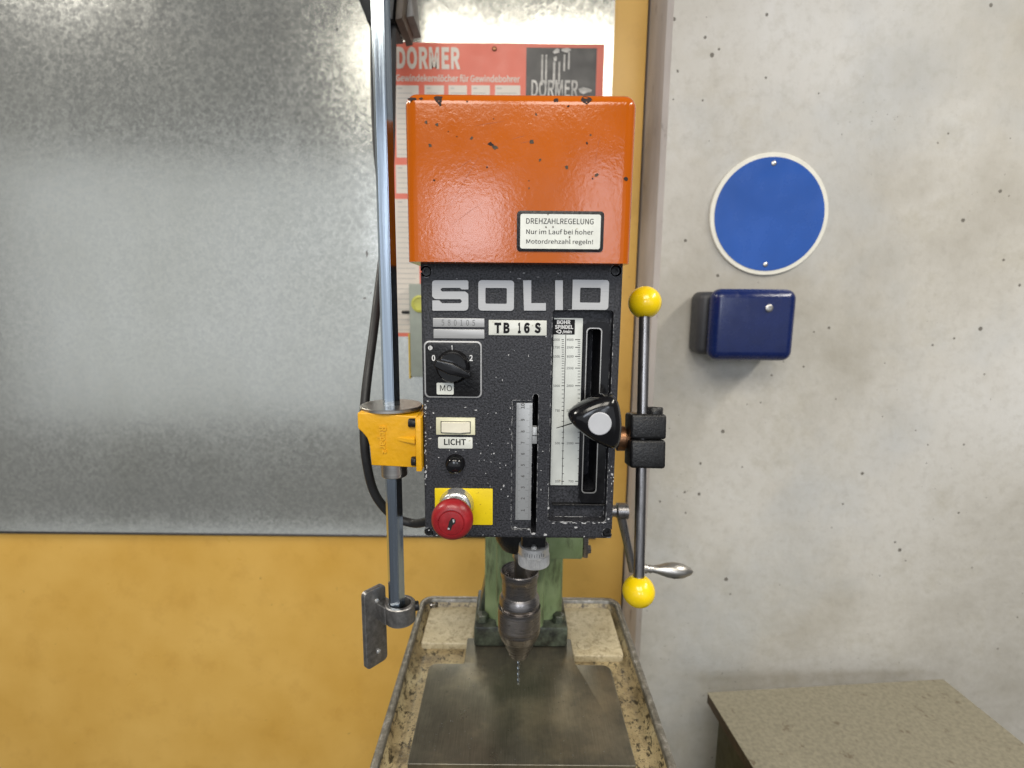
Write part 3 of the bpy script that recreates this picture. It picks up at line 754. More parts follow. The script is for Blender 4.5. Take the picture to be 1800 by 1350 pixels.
# emergency stop
ec = bar('stop_plate', (764.5, 859, 866, 922.5), -0.0010, 0.0004, 0.0008, M['yellow_card'], press, 0.0002)
p = at(802.5, 886, -0.001)
es = obj('stop_button', lathe([(0.0150, 0), (0.0150, 0.0015), (0.0136, 0.0050), (0.0136, 0.0075), (0.0126, 0.0090), (0.0110, 0.0095), (0.0098, 0.0130), (0.0098, 0.026)], (p.x, -0.001, p.z), (0, -1, 0), 48), M['bright_steel'], press, smooth=40)
p2 = at(793.5, 918.5, -0.040)
mush = lathe([(0.0098, 0.0), (0.0150, 0.0008), (0.0166, 0.0030), (0.0170, 0.0060), (0.0166, 0.0090), (0.0150, 0.0118), (0.0124, 0.0136), (0.0108, 0.0140), (0.0104, 0.0134), (0.0100, 0.0134), (0.0096, 0.0144), (0.0060, 0.0150), (0, 0.0150)], (p.x * .3 + p2.x * .7, -0.027, p.z * .3 + p2.z * .7), (0, -1, 0), 64)
obj('mushroom_head', mush, M['red_plastic'], es, smooth=40)
kx = Vector((p.x * .3 + p2.x * .7, -0.0422, p.z * .3 + p2.z * .7))
def kpt(a, w, tilt=math.radians(-18)): return (kx.x + a * math.cos(tilt) - w * math.sin(tilt), kx.z + a * math.sin(tilt) + w * math.cos(tilt))
obj('key_slot', prism(round_poly([kpt(-0.0014, -0.0056), kpt(0.0014, -0.0056), kpt(0.0014, -0.0010), kpt(0.0030, 0.0014), kpt(0.0024, 0.0044), kpt(-0.0010, 0.0050), kpt(-0.0020, 0.0012)], 0.0006), kx.y - 0.00008, kx.y + 0.0004), M['slot_dark'], es, smooth=0)
obj('key_slot_wear', blob(*kpt(0.0012, 0.0028), 0.0016, kx.y - 0.0002, sx=.6), M['chip_grey'], es, smooth=0)
obj('key_slot_wear', blob(*kpt(-0.0006, -0.0046), 0.0008, kx.y - 0.0002), M['chip_grey'], es, smooth=0)

# depth scale
YR = 0.0010
ru = bar('depth_scale', (907, 708.5, 934.3, 914), YR, 0.0024, 0.0002, M['ruler_aluminium'], press, 0.0001)
ys = [714, 738, 758.5, 778.2, 797.8, 817.5, 837.2, 856.8, 876.2, 897]      # 10 .. 1
digx = (917.5, 924.5)
for k, y in enumerate(ys):
    s = str(10 - k); hgt = 3.6 if len(s) == 1 else 8.5
    text('digit', s, (915.5, y - hgt / 2 - (0 if k else 1), 922.5, y + hgt / 2), YR - 0.00005, M['stamp_grey'], ru, rot=1, bold=0.02, depth=0.00008)
b = None
x0_, x1_, _, _ = rect(907.3, 700, 934, 920, YR)
za_, zb_2 = at(920, 897 + 5, YR).z, at(920, 718.5, YR).z
for k in range(-5, 94):
    z = za_ + (zb_2 - za_) * k / 90.0
    L = 0.0048 if k % 10 == 0 else (0.0034 if k % 5 == 0 else 0.0022)
    for (xa, xb2) in ((x0_, x0_ + L * 0.8), (x1_ - L, x1_)):
        b = bm_box(xa, xb2, YR - 0.00012, YR + 0.0001, z - 0.00009, z + 0.00009, bm=b)
obj('tick_marks', b, M['stamp_grey'], ru, smooth=0, kind='stuff')
bar('depth_pointer', (935.6, 751, 944, 780), 0.0008, 0.008, 0.0003, M['ruler_aluminium'], press, 0.0003)
bar('pointer_line', (935.9, 765.2, 943.7, 766.4), 0.0006, 0.0012, 0.0001, M['ink_black'], press, 0)

# speed scale
YV = 0.0085
sc_ = thing_card = bar('speed_scale', (970.5, 559, 1020.5, 853), YV, 0.0104, 0.0006, M['scale_card'], press, 0.0002)
hd = bar('scale_heading', (973, 561.5, 1010.5, 588), YV - 0.00015, YV + 0.0002, 0.0002, M['ink_black'], sc_, 0)
for s, bx in (('BOHR', (979, 562.8, 1003, 569.8)), ('SPINDEL', (975.5, 571.3, 1007.5, 578.2)), ('/min', (988.5, 579.8, 1005, 586.8))):
    text('lettering', s, bx, YV - 0.0002, M['print_white'], sc_, bold=0.02, depth=0.0001)
p = at(983.5, 582.8, YV)
obj('turn_symbol', ring_prism([(p.x + 0.0017 * math.cos(a * 0.5236), p.z + 0.0017 * math.sin(a * 0.5236)) for a in range(12)], [(p.x + 0.0009 * math.cos(a * 0.5236), p.z + 0.0009 * math.sin(a * 0.5236)) for a in range(12)], YV - 0.0003, YV - 0.0001), M['print_white'], sc_, smooth=0)
obj('turn_arrow', prism([(p.x - 0.0031, p.z), (p.x - 0.001, p.z + 0.0015), (p.x - 0.001, p.z - 0.0015)], YV - 0.0003, YV - 0.0001), M['print_white'], sc_, smooth=0)
rows_ = [(597, '2000', '4000'), (610.5, '1750', '3500'), (626.5, '1500', '3000'), (647, '1250', '2500'), (678, '1000', '2000'), (721.5, '750', '1500'), (779, '500', '1000'), (846, '350', '700')]
for y, a, c_ in rows_:
    w = 11.5 if len(a) == 4 else 8.5
    if a != '1250': text('digit', a, (984 - w, y - 2, 984, y + 2), YV - 0.0001, M['ink_grey'], sc_, depth=0.00008)
    text('digit', c_, (1008 - (12 if len(c_) == 4 else 9), y - 2, 1008, y + 2), YV - 0.0001, M['ink_grey'], sc_, depth=0.00008)
b = None
def hline(x0, x1, y, w, bm):
    X0, X1, Za, Zb = rect(x0, y - w / 2, x1, y + w / 2, YV); return bm_box(X0, X1, YV - 0.00012, YV + 0.0001, Za, Zb, bm=bm)
for i, (y, _, _) in enumerate(rows_):
    b = hline(987, 991.5, y, 1.3, b); b = hline(1011, 1020, y, 1.3, b)
    if i < 7:
        y2 = rows_[i + 1][0]; n = (4, 5, 5, 6, 6, 6, 5)[i]
        for k in range(1, n):
            yy = y + (y2 - y) * (k / n); b = hline(987.5, 991.5, yy, .9, b); b = hline(1015.5, 1020, yy, .9, b)
X0, X1, Za, Zb = rect(990.6, 588.5, 991.8, 852, YV); b = bm_box(X0, X1, YV - 0.00012, YV + 0.0001, Za, Zb, bm=b)
obj('tick_marks', b, M['ink_grey'], sc_, smooth=0, kind='stuff')
# glossy guide round the lever slot
X0, X1, Za, Zb = rect(1022.5, 566, 1066.5, 884, 0.006); x0_, x1_, za_, zb_2 = rect(1028, 577.5, 1052, 865.5, 0.006)
gd = obj('lever_guide', ring_prism(rrect(X0, X1, Za, Zb, 0.005, 6), rrect(x0_, x1_, za_, zb_2, 0.003, 6), 0.006, 0.0104), M['black_gloss'], press)
x0_, x1_, za_, zb_2 = rect(1026.5, 576, 1053.5, 867, 0.0055); x2_, x3_, zc_, zd_ = rect(1028.2, 577.8, 1051.8, 865.2, 0.0055)
obj('guide_lip', ring_prism(rrect(x0_, x1_, za_, zb_2, 0.0032, 6), rrect(x2_, x3_, zc_, zd_, 0.0028, 6), 0.0052, 0.0062), M['turned_steel'], gd)
X0, X1, Za, Zb = rect(970, 884, 1067, 886, 0.009)
obj('recess_step', bm_box(X0, X1, 0.0055, 0.0108, Za - 0.0006, Zb, 0.0004, 1), M['black_satin'], press)

# three-cornered speed knob
YK = -0.030
tri = [(993.5, 734), (1085, 692), (1088, 797)]
P = [pt2(*q, YK) for q in tri]
cx_ = sum(q[0] for q in P) / 3; cz_ = sum(q[1] for q in P) / 3
def bulge(P, k):
    out = []
    for i in range(3):
        a, c_ = Vector(P[i]), Vector(P[(i + 1) % 3])
        mid = (a + c_) / 2; o_ = (mid - Vector((cx_, cz_))).normalized() * k
        for s in range(14):
            t_ = s / 14; out.append(a * (1 - t_) + c_ * t_ + o_ * 4 * t_ * (1 - t_))
    return out
ol = bulge(P, 0.0042)
def smooth_loop(pts, it):
    for _ in range(it): pts = [(pts[i - 1] + pts[i] * 2 + pts[(i + 1) % len(pts)]) / 4 for i in range(len(pts))]
    return pts
ol = smooth_loop(ol, 5)
b = bmesh.new(); rings = []
c2 = Vector((cx_, cz_))
for (s, y) in ((0.45, 0.004), (0.62, -0.006), (0.93, -0.0125), (0.99, -0.0165), (1.0, -0.0205), (0.975, -0.0265), (0.90, -0.0300), (0.76, -0.0325), (0.58, -0.0340)):
    rings.append([b.verts.new((c2.x + (q.x - c2.x) * s, y, c2.y + (q.y - c2.y) * s)) for q in ol])
n = len(ol)
for a, c_ in zip(rings[:-1], rings[1:]):
    for k in range(n): b.faces.new((a[k], a[(k + 1) % n], c_[(k + 1) % n], c_[k]))
b.faces.new(rings[0]); b.faces.new(rings[-1][::-1])
kn = obj('speed_knob', b, M['black_gloss'], press, smooth=60)
p = at(1054.5, 745, -0.0345)
obj('knob_cap', lathe([(0.0092, 0), (0.0092, 0.0008), (0.0086, 0.0014), (0, 0.0016)], (p.x, -0.0336, p.z), (0, -1, 0), 48), M['disc_white'], kn)
obj('knob_shaft', lathe([(0.0052, 0), (0.0052, 0.05)], (c2.x, 0.05, c2.y), (0, -1, 0), 24), M['dark_steel'], press)
q0, q1 = at(978, 752.5, 0.003), at(1004, 744.5, 0.0); q2 = Vector((c2.x, 0.0, c2.y))
obj('speed_pointer', tube([q0, q1, q2], [0.0003, 0.0006, 0.001], 8), M['black_satin'], press)

# bare spots on the black enamel
def spot(x, y, r, sx=1.0, sz=1.0, Y=0.0):
    p = at(x, y, Y); obj('paint_chip', blob(p.x, p.z, r * 0.68, Y, sx=sx, sz=sz, n=8), M['chip_grey'], head, smooth=0)
for (x, y, r, sx, sz) in ((752, 705, .0013, 1, 1), (762, 726, .0012, 1, 1), (757, 751, .0010, .6, 1.4), (755, 771, .0012, 2.0, .5), (818, 716, .0009, 2.2, .7), (837, 721, .0012, 1.7, .7), (872, 726, .0009, 1, 1),
    (858, 727, .0005, 1, 1), (748, 829, .0016, .9, 1.2), (749, 838, .0014, .7, 1.5), (845, 797, .0010, .7, 1.4), (868, 797, .0010, 1.2, 1), (864, 798, .0006, 1, 1), (851, 809, .0006, 1, 1), (842, 810, .0005, 1, 1),
    (863, 812, .0007, 1, 1), (879, 814, .0006, 1, 1), (889, 818, .0009, .8, 1.3), (879, 822, .0006, 1, 1), (854, 832, .0007, 1, 1), (885, 854, .0016, 1, 1), (881, 860, .0008, 1.4, .8), (893, 872, .0010, 1, 1),
    (771, 804, .0008, 1, 1), (858, 783, .0007, .7, 1.4), (837, 780, .0005, 1, 1), (893, 779, .0009, 1.8, .5), (896, 754, .0007, .7, 1.5), (898, 764, .0005, 1, 1), (897, 717, .0007, .7, 2.2), (954, 793, .0009, 1.2, .8),
    (951, 827, .0007, 1, 1), (951, 861, .0010, .7, 1.6), (963, 851, .0008, 1, 1), (1012, 927, .0018, 1.8, .7), (958, 940, .0018, 1.2, 1), (937, 938, .0018, 1.6, .8), (905, 927, .0016, 1.6, .6), (929, 930, .0014, 1.5, .5),
    (1076, 834, .0017, .9, 1.1), (1071, 827, .0009, .8, 1.4), (1078, 839, .0009, 1, 1), (894, 624, .0010, 1, 1), (904, 616, .0005, 1, 1), (929, 626, .0008, .6, 2.4), (883, 668, .0008, .7, 1.7), (872, 663, .0005, 1, 1),
    (913, 490, .0010, 2.6, .5), (921, 480, .0008, 2.2, .5), (945, 487, .0009, 2.4, .4), (897, 478, .0005, 1, 1.5), (803, 490, .0007, 1.5, .6), (981, 481, .0007, 1, 1), (960, 591, .0011, 1, 1), (1077, 622, .0010, .5, 4),
    (849, 940, .0007, 1, 1), (870, 941, .0006, 1, 1), (1027, 943, .0009, 1, 1), (754, 932, .0012, 1, 1), (768, 941, .0012, 1.4, .7), (964, 893, .0014, .8, 1.8), (1070, 912, .0017, 1, 1), (1075, 850, .0007, 1, 1.8), (790, 791, .0006, 1, 1), (801, 794, .0007, 1.8, .5), (814, 791, .0007, 1.6, .5)):
    spot(x, y, r, sx, sz)
for k in range(26):                                           # along the left edge
    y = rnd.uniform(690, 860); x = 743.5 + (y - 690) * 0.013 + rnd.uniform(1.5, 5.5); spot(x, y, rnd.uniform(.0004, .0012), .8, rnd.uniform(.8, 2.2))
for k in range(4):
    spot(rnd.uniform(755, 930), rnd.uniform(700, 935), rnd.uniform(.00025, .0005))
for k in range(24):                                           # lower lip of the speed recess
    x = rnd.uniform(968, 1066); spot(x, 918.6 + rnd.uniform(-.8, 1.6), rnd.uniform(.0005, .0012), 2.0, .6)
for k in range(14):
    spot(rnd.uniform(1073.5, 1078.5), rnd.uniform(700, 930), rnd.uniform(.0003, .0009), 1, rnd.uniform(.8, 2))

# --- underside: quill nose, depth stop, chuck
YX = 0.130
def zat(py, Y, px=912): return at(px, py, Y).z
sx_ = at(913, 1060, YX).x
qx = at(913.5, 965, YX).x
zq = zat(981, YX - 0.029)
obj('quill_nose', lathe([(0.0285, zb_ + 0.002), (0.0288, zq + 0.016), (0.0275, zq + 0.010), (0.0215, zq), (0.010, zq), (0.010, zq + 0.02)], (qx, YX, 0), (0, 0, 1), 56), M['black_satin'], press, smooth=40)
ztop = zat(1001, YX); 
def zf(py, r): return zat(py, YX - r)
obj('spindle', lathe([(0.0070, zq + 0.03), (0.0070, zq - 0.004), (0.0085, zq - 0.006), (0.0085, zq - 0.013), (0.0065, zq - 0.016), (0.0065, ztop - 0.03)], (sx_, YX, 0), (0, 0, 1), 32), M['turned_steel'], press)
prof = [(0.0120, ztop - 0.022), (0.0150, ztop - 0.010), (0.0205, ztop - 0.003), (0.0212, ztop), (0.0219, ztop - 0.0012), (0.0219, ztop - 0.006), (0.0210, zf(1034, .021) + 0.002),
        (0.0202, zf(1034, .0205)), (0.0202, zf(1063, .0205) + 0.003), (0.0214, zf(1063, .0205) + 0.001)]
chuck = obj('chuck', lathe(prof + [(0.0231, zf(1069, .0228)), (0.0236, zf(1078, .0236)), (0.0228, zf(1079.5, .023)), (0.0228, zf(1084, .023))], (sx_, YX, 0), (0, 0, 1), 72), M['dark_steel'], press, smooth=30)
zs1, zs2 = zf(1086, .0246), zf(1128, .0246)
b = bmesh.new(); NR, NH = 120, 22; rings = []          # knurled sleeve
for j in range(NH + 1):
    z = zs1 + (zs2 - zs1) * j / NH
    rings.append([b.verts.new((sx_ + (0.0246 + (0.00022 if ((k + j) % 2 == 0) and 2 < j < NH - 3 else 0)) * math.cos(2 * math.pi * k / NR), YX + (0.0246 + (0.00022 if ((k + j) % 2 == 0) and 2 < j < NH - 3 else 0)) * math.sin(2 * math.pi * k / NR), z)) for k in range(NR)])
for a, c_ in zip(rings[:-1], rings[1:]):
    for k in range(NR): b.faces.new((a[k], a[(k + 1) % NR], c_[(k + 1) % NR], c_[k]))
b.faces.new(rings[0]); b.faces.new(rings[-1][::-1])
obj('sleeve', b, M['dark_steel'], chuck, smooth=0)
zn = zf(1159, .009)
obj('nose_cone', lathe([(0.0246, zs2 - 0.0002), (0.0240, zs2 - 0.003), (0.0218, zs2 - 0.010), (0.0205, zs2 - 0.0108), (0.0125, zn + 0.004), (0.0115, zn), (0.0035, zn), (0.003, zn + 0.006)], (sx_, YX, 0), (0, 0, 1), 64), M['dark_steel'], chuck, smooth=30)
# drill bit: two helical flutes
ztip = zat(1203, YX)
b = bmesh.new(); rings = []; n = 20; Hn = 46; r0 = 0.0018
for j in range(Hn + 1):
    z = zn + 0.008 + (ztip + 0.0008 - zn - 0.008) * j / Hn; tw = j * 0.42
    ring = []
    for k in range(n):
        a = 2 * math.pi * k / n; rr = r0 * (1 - 0.50 * max(0, math.cos(2 * (a))) ** 1.5)
        ring.append(b.verts.new((sx_ + rr * math.cos(a + tw), YX + rr * math.sin(a + tw), z)))
    rings.append(ring)
for a, c_ in zip(rings[:-1], rings[1:]):
    for k in range(n): b.faces.new((a[k], a[(k + 1) % n], c_[(k + 1) % n], c_[k]))
tipv = b.verts.new((sx_, YX, ztip)); b.faces.new(rings[0][::-1])
for k in range(n): b.faces.new((rings[-1][k], rings[-1][(k + 1) % n], tipv))
bit = obj('drill_bit', b, M['drill_steel'], smooth=40)
tag(bit, 'thin steel twist drill bit gripped in the chuck', 'drill bit')
# depth stop wheel and its screw
YT = 0.060
dx = at(938, 987, YT).x; zt1, zt2, zt3 = zat(970, YT - 0.016), zat(984, YT - 0.016), zat(1004, YT - 0.016)
stop = obj('depth_stop', lathe([(0.0135, zt1 + 0.001), (0.0150, zt1), (0.0153, zt2), (0.0150, zt2 - 0.0003)], (dx, YT, 0), (0, 0, 1), 64), M['knurl_aluminium'], press, smooth=30)
b = bmesh.new(); NR = 110; rings = []
for (rr, z) in ((0.0148, zt2), (0.0159, zt2 - 0.0008), (0.0159, zt3 + 0.0008), (0.0148, zt3)):
    rings.append([b.verts.new((dx + (rr - (0.0006 if k % 2 else 0)) * math.cos(2 * math.pi * k / NR), YT + (rr - (0.0006 if k % 2 else 0)) * math.sin(2 * math.pi * k / NR), z)) for k in range(NR)])
for a, c_ in zip(rings[:-1], rings[1:]):
    for k in range(NR): b.faces.new((a[k], a[(k + 1) % NR], c_[(k + 1) % NR], c_[k]))
b.faces.new(rings[0]); b.faces.new(rings[-1][::-1])
obj('knurled_rim', b, M['knurl_aluminium'], stop, smooth=0)
for k in range(9):
    a = -math.pi / 2 + (k - 4) * 0.16
    c_ = Vector((dx + 0.0154 * math.cos(a), YT + 0.0154 * math.sin(a), zt2 + 0.0030 + (0.0008 if k % 2 else 0)))
    obj('graduation', bm_box(c_.x - 0.00018, c_.x + 0.00018, c_.y - 0.0002, c_.y + 0.0002, c_.z - 0.0016, c_.z + 0.0016), M['ink_black'], stop, smooth=0)
obj('stop_rod', lathe([(0.0045, zt1 - 0.002), (0.0045, zb_ + 0.02)], (dx, YT, 0), (0, 0, 1), 20), M['black_satin'], press)
p = at(938.5, 964, YT - 0.012)
obj('stop_clamp', bm_box(p.x - 0.012, p.x + 0.012, YT - 0.010, YT + 0.05, zt1 + 0.0012, zb_ + 0.004, 0.002, 2), M['black_satin'], press)
obj('screw', lathe([(0.0030, -0.002), (0.0030, 0.0016), (0.0024, 0.0022), (0.0012, 0.0022), (0.0012, 0.001), (0, 0.001)], (p.x, YT - 0.0105, p.z), (0, -1, 0), 20), M['bright_steel'], press)

# --- column, foot and clamp
YCF = 0.2415
def hx(px, py, Y): return at(px, py, Y).x
cxl, cxr = hx(852, 1000, YCF + 0.02), hx(991, 1000, YCF + 0.02)
cil, cir = hx(874, 1000, YCF + 0.005), hx(956, 1000, YCF + 0.005)
cyl = [(cxl, 0.33), (cxl, YCF + 0.030), (cxl + 0.010, YCF + 0.020), (cil - 0.002, YCF + 0.018), (cil, YCF + 0.004), (cil + 0.006, YCF), (cir - 0.006, YCF), (cir, YCF + 0.004), (cir + 0.002, YCF + 0.018), (cxr - 0.014, YCF + 0.020), (cxr, YCF + 0.034), (cxr, 0.33)]
b = bmesh.new()
lo = [b.verts.new((q[0], q[1], ZTAB + 0.02)) for q in cyl]; hi = [b.verts.new((q[0], q[1], Z0 + 0.02)) for q in cyl]
b.faces.new(lo); b.faces.new(hi[::-1])
for i in range(len(cyl)): b.faces.new((lo[i], lo[(i + 1) % len(cyl)], hi[(i + 1) % len(cyl)], hi[i]))
col = obj('column', b, M['green_paint'], press, smooth=40)
fxl, fxr = hx(833, 1120, YCF), hx(998, 1120, YCF)
zft = zat(1103, YCF)
b = bm_box(fxl, fxr, YCF, 0.34, ZTAB + 0.0006, zft, 0.003, 2)
b = prism(round_poly([(fxl + 0.004, zft - 0.001), (cxl + 0.002, zft + 0.060), (cxl + 0.02, zft + 0.066), (cxl + 0.03, zft - 0.001)], 0.004), YCF + 0.034, 0.325, 0.002, bm=b)
b = prism(round_poly([(fxr - 0.004, zft - 0.001), (cxr - 0.002, zft + 0.050), (cxr - 0.02, zft + 0.056), (cxr - 0.03, zft - 0.001)], 0.004), YCF + 0.036, 0.325, 0.002, bm=b)
foot = obj('column_foot', b, M['green_paint_oily'], press, smooth=40)
for px in (848, 982):
    p = at(px, 1090, YCF + 0.018)
    obj('bolt', lathe([(0.010, 0), (0.010, 0.002), (0.0085, 0.0021), (0.0085, 0.009), (0.0078, 0.0098), (0, 0.0098)], (p.x, YCF + 0.018, zft - 0.0004), (0, 0, 1), 6), M['green_paint_oily'], press, smooth=0)
X0, X1, Za, Zb = rect(956, 900, 1026, 984, 0.19)
obj('clamp_bracket', bm_box(X0, X1, 0.19, 0.27, Za, Zb, 0.003, 2), M['green_paint'], press)
obj('clamp_cap', bm_box(X1 + 0.0003, X1 + 0.007, 0.193, 0.262, Za + 0.0005, Zb, 0.0015, 2), M['dark_steel'], press)
p = at(1033, 976, 0.20)
obj('bolt', lathe([(0.006, 0), (0.006, 0.004), (0.0052, 0.0048), (0, 0.0048)], (X1 + 0.007, 0.205, Za + 0.007), (1, 0, 0), 6), M['dark_steel'], press, smooth=0)

# --- drip tray base with machined table
ZR = ZTAB + 0.004
a0, a1 = atz(744, 1047, ZR), atz(1088, 1047, ZR)
f0, f1 = atz(645, 1350, ZR), atz(1186, 1350, ZR)
TX0, TX1 = (a0.x + f0.x) / 2, (a1.x + f1.x) / 2
TY1 = a0.y; TY0 = f0.y - 0.05
RW = 0.0085
ZCH = ZTAB - 0.016
def loopxy(x0, x1, y0, y1, r, seg=8): return [(q[0], q[1]) for q in rrect(x0, x1, y0, y1, r, seg)]
o1 = loopxy(TX0, TX1, TY0, TY1, 0.020); o2 = loopxy(TX0 + RW, TX1 - RW, TY0 + RW, TY1 - RW, 0.0135)
def loops_mesh(seq, cap_last=True, cap_first=False):
    b = bmesh.new(); R_ = [[b.verts.new((q[0], q[1], z)) for q in lp] for lp, z in seq]; n = len(R_[0])
    for a, c_ in zip(R_[:-1], R_[1:]):
        for k in range(n): b.faces.new((a[k], a[(k + 1) % n], c_[(k + 1) % n], c_[k]))
    if cap_last: b.faces.new(R_[-1])
    if cap_first: b.faces.new(R_[0][::-1])
    return b
oi = loopxy(TX0 + 0.0012, TX1 - 0.0012, TY0 + 0.0012, TY1 - 0.0012, 0.019); oj = loopxy(TX0 + RW - 0.0012, TX1 - RW + 0.0012, TY0 + RW - 0.0012, TY1 - RW + 0.0012, 0.0145)
obj('rim', loops_mesh([(o1, ZCH - 0.032), (o1, ZR - 0.0014), (oi, ZR), (oj, ZR), (o2, ZR - 0.0014), (o2, ZCH - 0.006)], False), M['worn_rim'], press, smooth=50)
o3 = loopxy(TX0 + RW + 0.0004, TX1 - RW - 0.0004, TY0 + RW + 0.0004, TY1 - RW - 0.0004, 0.013)
o3b = loopxy(TX0 + RW + 0.006, TX1 - RW - 0.006, TY0 + RW + 0.006, TY1 - RW - 0.006, 0.012)
obj('channel', loops_mesh([(o3, ZR - 0.006), (o3b, ZCH + 0.002), (loopxy(TX0 + 0.022, TX1 - 0.022, TY0 + 0.022, TY1 - 0.022, 0.010), ZCH)], True), M['cream_channel_paint'], press, smooth=60)
def slab(name, outline, z0, z1, bev, mat):
    b = bmesh.new(); lo = [b.verts.new((q[0], q[1], z0)) for q in outline]; hi = [b.verts.new((q[0], q[1], z1)) for q in outline]; n = len(outline)
    tf = b.faces.new(hi); b.faces.new(lo[::-1])
    for i in range(n): b.faces.new((lo[i], lo[(i + 1) % n], hi[(i + 1) % n], hi[i]))
    bmesh.ops.recalc_face_normals(b, faces=b.faces[:])
    if bev: bmesh.ops.bevel(b, geom=list(tf.edges), offset=bev, segments=3, profile=0.5, affect='EDGES', clamp_overlap=True)
    return obj(name, b, mat, press, smooth=40)
bl, br = atz(757, 1166, ZTAB), atz(1076, 1168, ZTAB); fl, frr = atz(714, 1343, ZTAB), atz(1113, 1346, ZTAB)
BX0, BX1 = (bl.x + fl.x) / 2, (br.x + frr.x) / 2; BY0, BY1 = (fl.y + frr.y) / 2, bl.y
nl, nr = atz(818, 1150, ZTAB).x, atz(1008, 1150, ZTAB).x
YN = YCF + 0.02
tab = round_poly([(BX0, BY0), (BX1, BY0), (BX1, BY1), (nr, BY1), (nr, YN), (nl, YN), (nl, BY1), (BX0, BY1)], [0.002, 0.002, 0.012, 0.004, 0.003, 0.003, 0.004, 0.012], 5)
slab('table', tab, ZCH - 0.002, ZTAB, 0.0007, M['table_iron'])
ZP = ZTAB - 0.0065
pl0, pl1 = atz(752, 1130, ZP), atz(829, 1130, ZP)
slab('base_pad', round_poly([(TX0 + 0.016, pl0.y), (nl - 0.0012, pl0.y), (nl - 0.0012, YCF - 0.004), (fxl - 0.002, YCF - 0.004), (fxl - 0.002, TY1 - 0.014), (TX0 + 0.016, TY1 - 0.014)], [0.004, 0.003, 0, 0, 0.003, 0.010], 4), ZCH - 0.002, ZP, 0.003, M['cream_base_paint'])
pr0 = atz(1090, 1153, ZP)
slab('base_pad', round_poly([(nr + 0.0012, pr0.y), (TX1 - 0.016, pr0.y), (TX1 - 0.016, TY1 - 0.014), (fxr + 0.002, TY1 - 0.014), (fxr + 0.002, YCF - 0.004), (nr + 0.0012, YCF - 0.004)], [0.003, 0.006, 0.010, 0.003, 0, 0], 4), ZCH - 0.002, ZP, 0.003, M['cream_base_paint'])
p = atz(1026, 1134, ZP)
obj('boss', lathe([(0.0105, -0.001), (0.0105, 0.0006), (0.0096, 0.0012), (0.0088, 0.0006), (0, 0.0006)], (p.x, p.y, ZP), (0, 0, 1), 32), M['cream_base_paint'], press)
p = atz(763, 1062, ZP)
obj('bolt', lathe([(0.0070, -0.002), (0.0070, 0.004), (0.0058, 0.005), (0.003, 0.005), (0.003, 0.003), (0, 0.003)], (p.x, p.y - 0.004, ZP), (0, 0, 1), 24), M['rod_steel'], press)
obj('base_stand', bm_box(TX0 + 0.012, TX1 - 0.012, TY0 + 0.012, TY1 - 0.012, 0.01, ZCH - 0.004, 0.004, 1), M['green_paint'], press)

# --- feed lever on the right
T0, T1 = CAM + ray(1133.5, 532) * 0.515, CAM + ray(1122.5, 1039) * 0.515
lv = (T1 - T0).normalized()
obj('feed_lever', tube([T0 + lv * 0.008, T0 + (T1 - T0) * .3, T0 + (T1 - T0) * .7, T1 - lv * 0.008], 0.0053, 24), M['rod_steel'], press, smooth=60)
def knob(c, axis, R):
    pr = [(R * math.sin(a), -R * math.cos(a)) for a in [math.radians(28 + 152 * k / 22) for k in range(23)]]
    pr[-1] = (0, R)
    return obj('ball_knob', lathe(pr, c, axis, 48), M['yellow_knob'], press, smooth=60)
knob(T0, -lv, 0.0158); knob(T1, lv, 0.0156)
hc = T0 + (T1 - T0) * 0.475
Q = Matrix((lv.cross(Vector((0, -1, 0))).normalized(), Vector((0, 1, 0)), -lv)).transposed()
zax = -lv; xax = Vector((0, 1, 0)).cross(zax).normalized(); yax = zax.cross(xax)
Q = Matrix((xax, yax, zax)).transposed()
def oriented(b, Q, c):
    for v in b.verts: v.co = Q @ v.co + c
    return b
hub = obj('lever_hub', oriented(bm_box(-0.0135, 0.0205, -0.012, 0.017, 0.0016, 0.0255, 0.0028, 3), Q, hc), M['black_satin'], press, smooth=40)
obj('hub_half', oriented(bm_box(-0.0132, 0.0203, -0.0118, 0.017, -0.0262, 0.0010, 0.0028, 3), Q, hc), M['black_satin'], hub, smooth=40)
obj('hub_bolt', oriented(lathe([(0.0085, 0.0255), (0.0085, 0.0305), (0.0076, 0.0318), (0.0045, 0.0318), (0.0045, 0.029), (0, 0.029)], (0.0115, 0.001, 0), (0, 0, 1), 24), Q, hc), M['black_satin'], hub)
sh = hc + Vector((-0.004, 0.012, -0.002))
obj('feed_shaft', lathe([(0.010, -0.006), (0.010, 0.010), (0.0125, 0.011), (0.0125, 0.018), (0.009, 0.0185), (0.009, sh.x - HX1 + 0.01)], sh, (-1, 0, 0), 28), M['brass_brown'], press)

# --- height crank behind the lever
YH = 0.24
k0, k1 = at(1090, 898, YH), at(1113, 1003, YH)
obj('crank_arm', tube([k0, k0 * .5 + k1 * .5, k1], [0.0065, 0.0055, 0.0060], 16), M['rod_steel'], press)
obj('crank_boss', lathe([(0.011, 0), (0.011, 0.014), (0.008, 0.016), (0.006, 0.10)], (k0.x + 0.010, k0.y, k0.z), (-1, 0, 0), 24), M['rod_steel'], press)
g0, g1 = at(1112, 998, YH), at(1219, 1005, YH); gl = (g1 - g0).length
obj('crank_grip', lathe([(0.0065, 0), (0.0065, gl * .22), (0.0048, gl * .25), (0.0058, gl * .29), (0.0046, gl * .32), (0.0062, gl * .42), (0.0098, gl * .56), (0.0112, gl * .68), (0.0098, gl * .82), (0.0050, gl * .95), (0.0012, gl * 0.995), (0, gl)], g0, (g1 - g0), 32), M['turned_steel'], press, smooth=60)

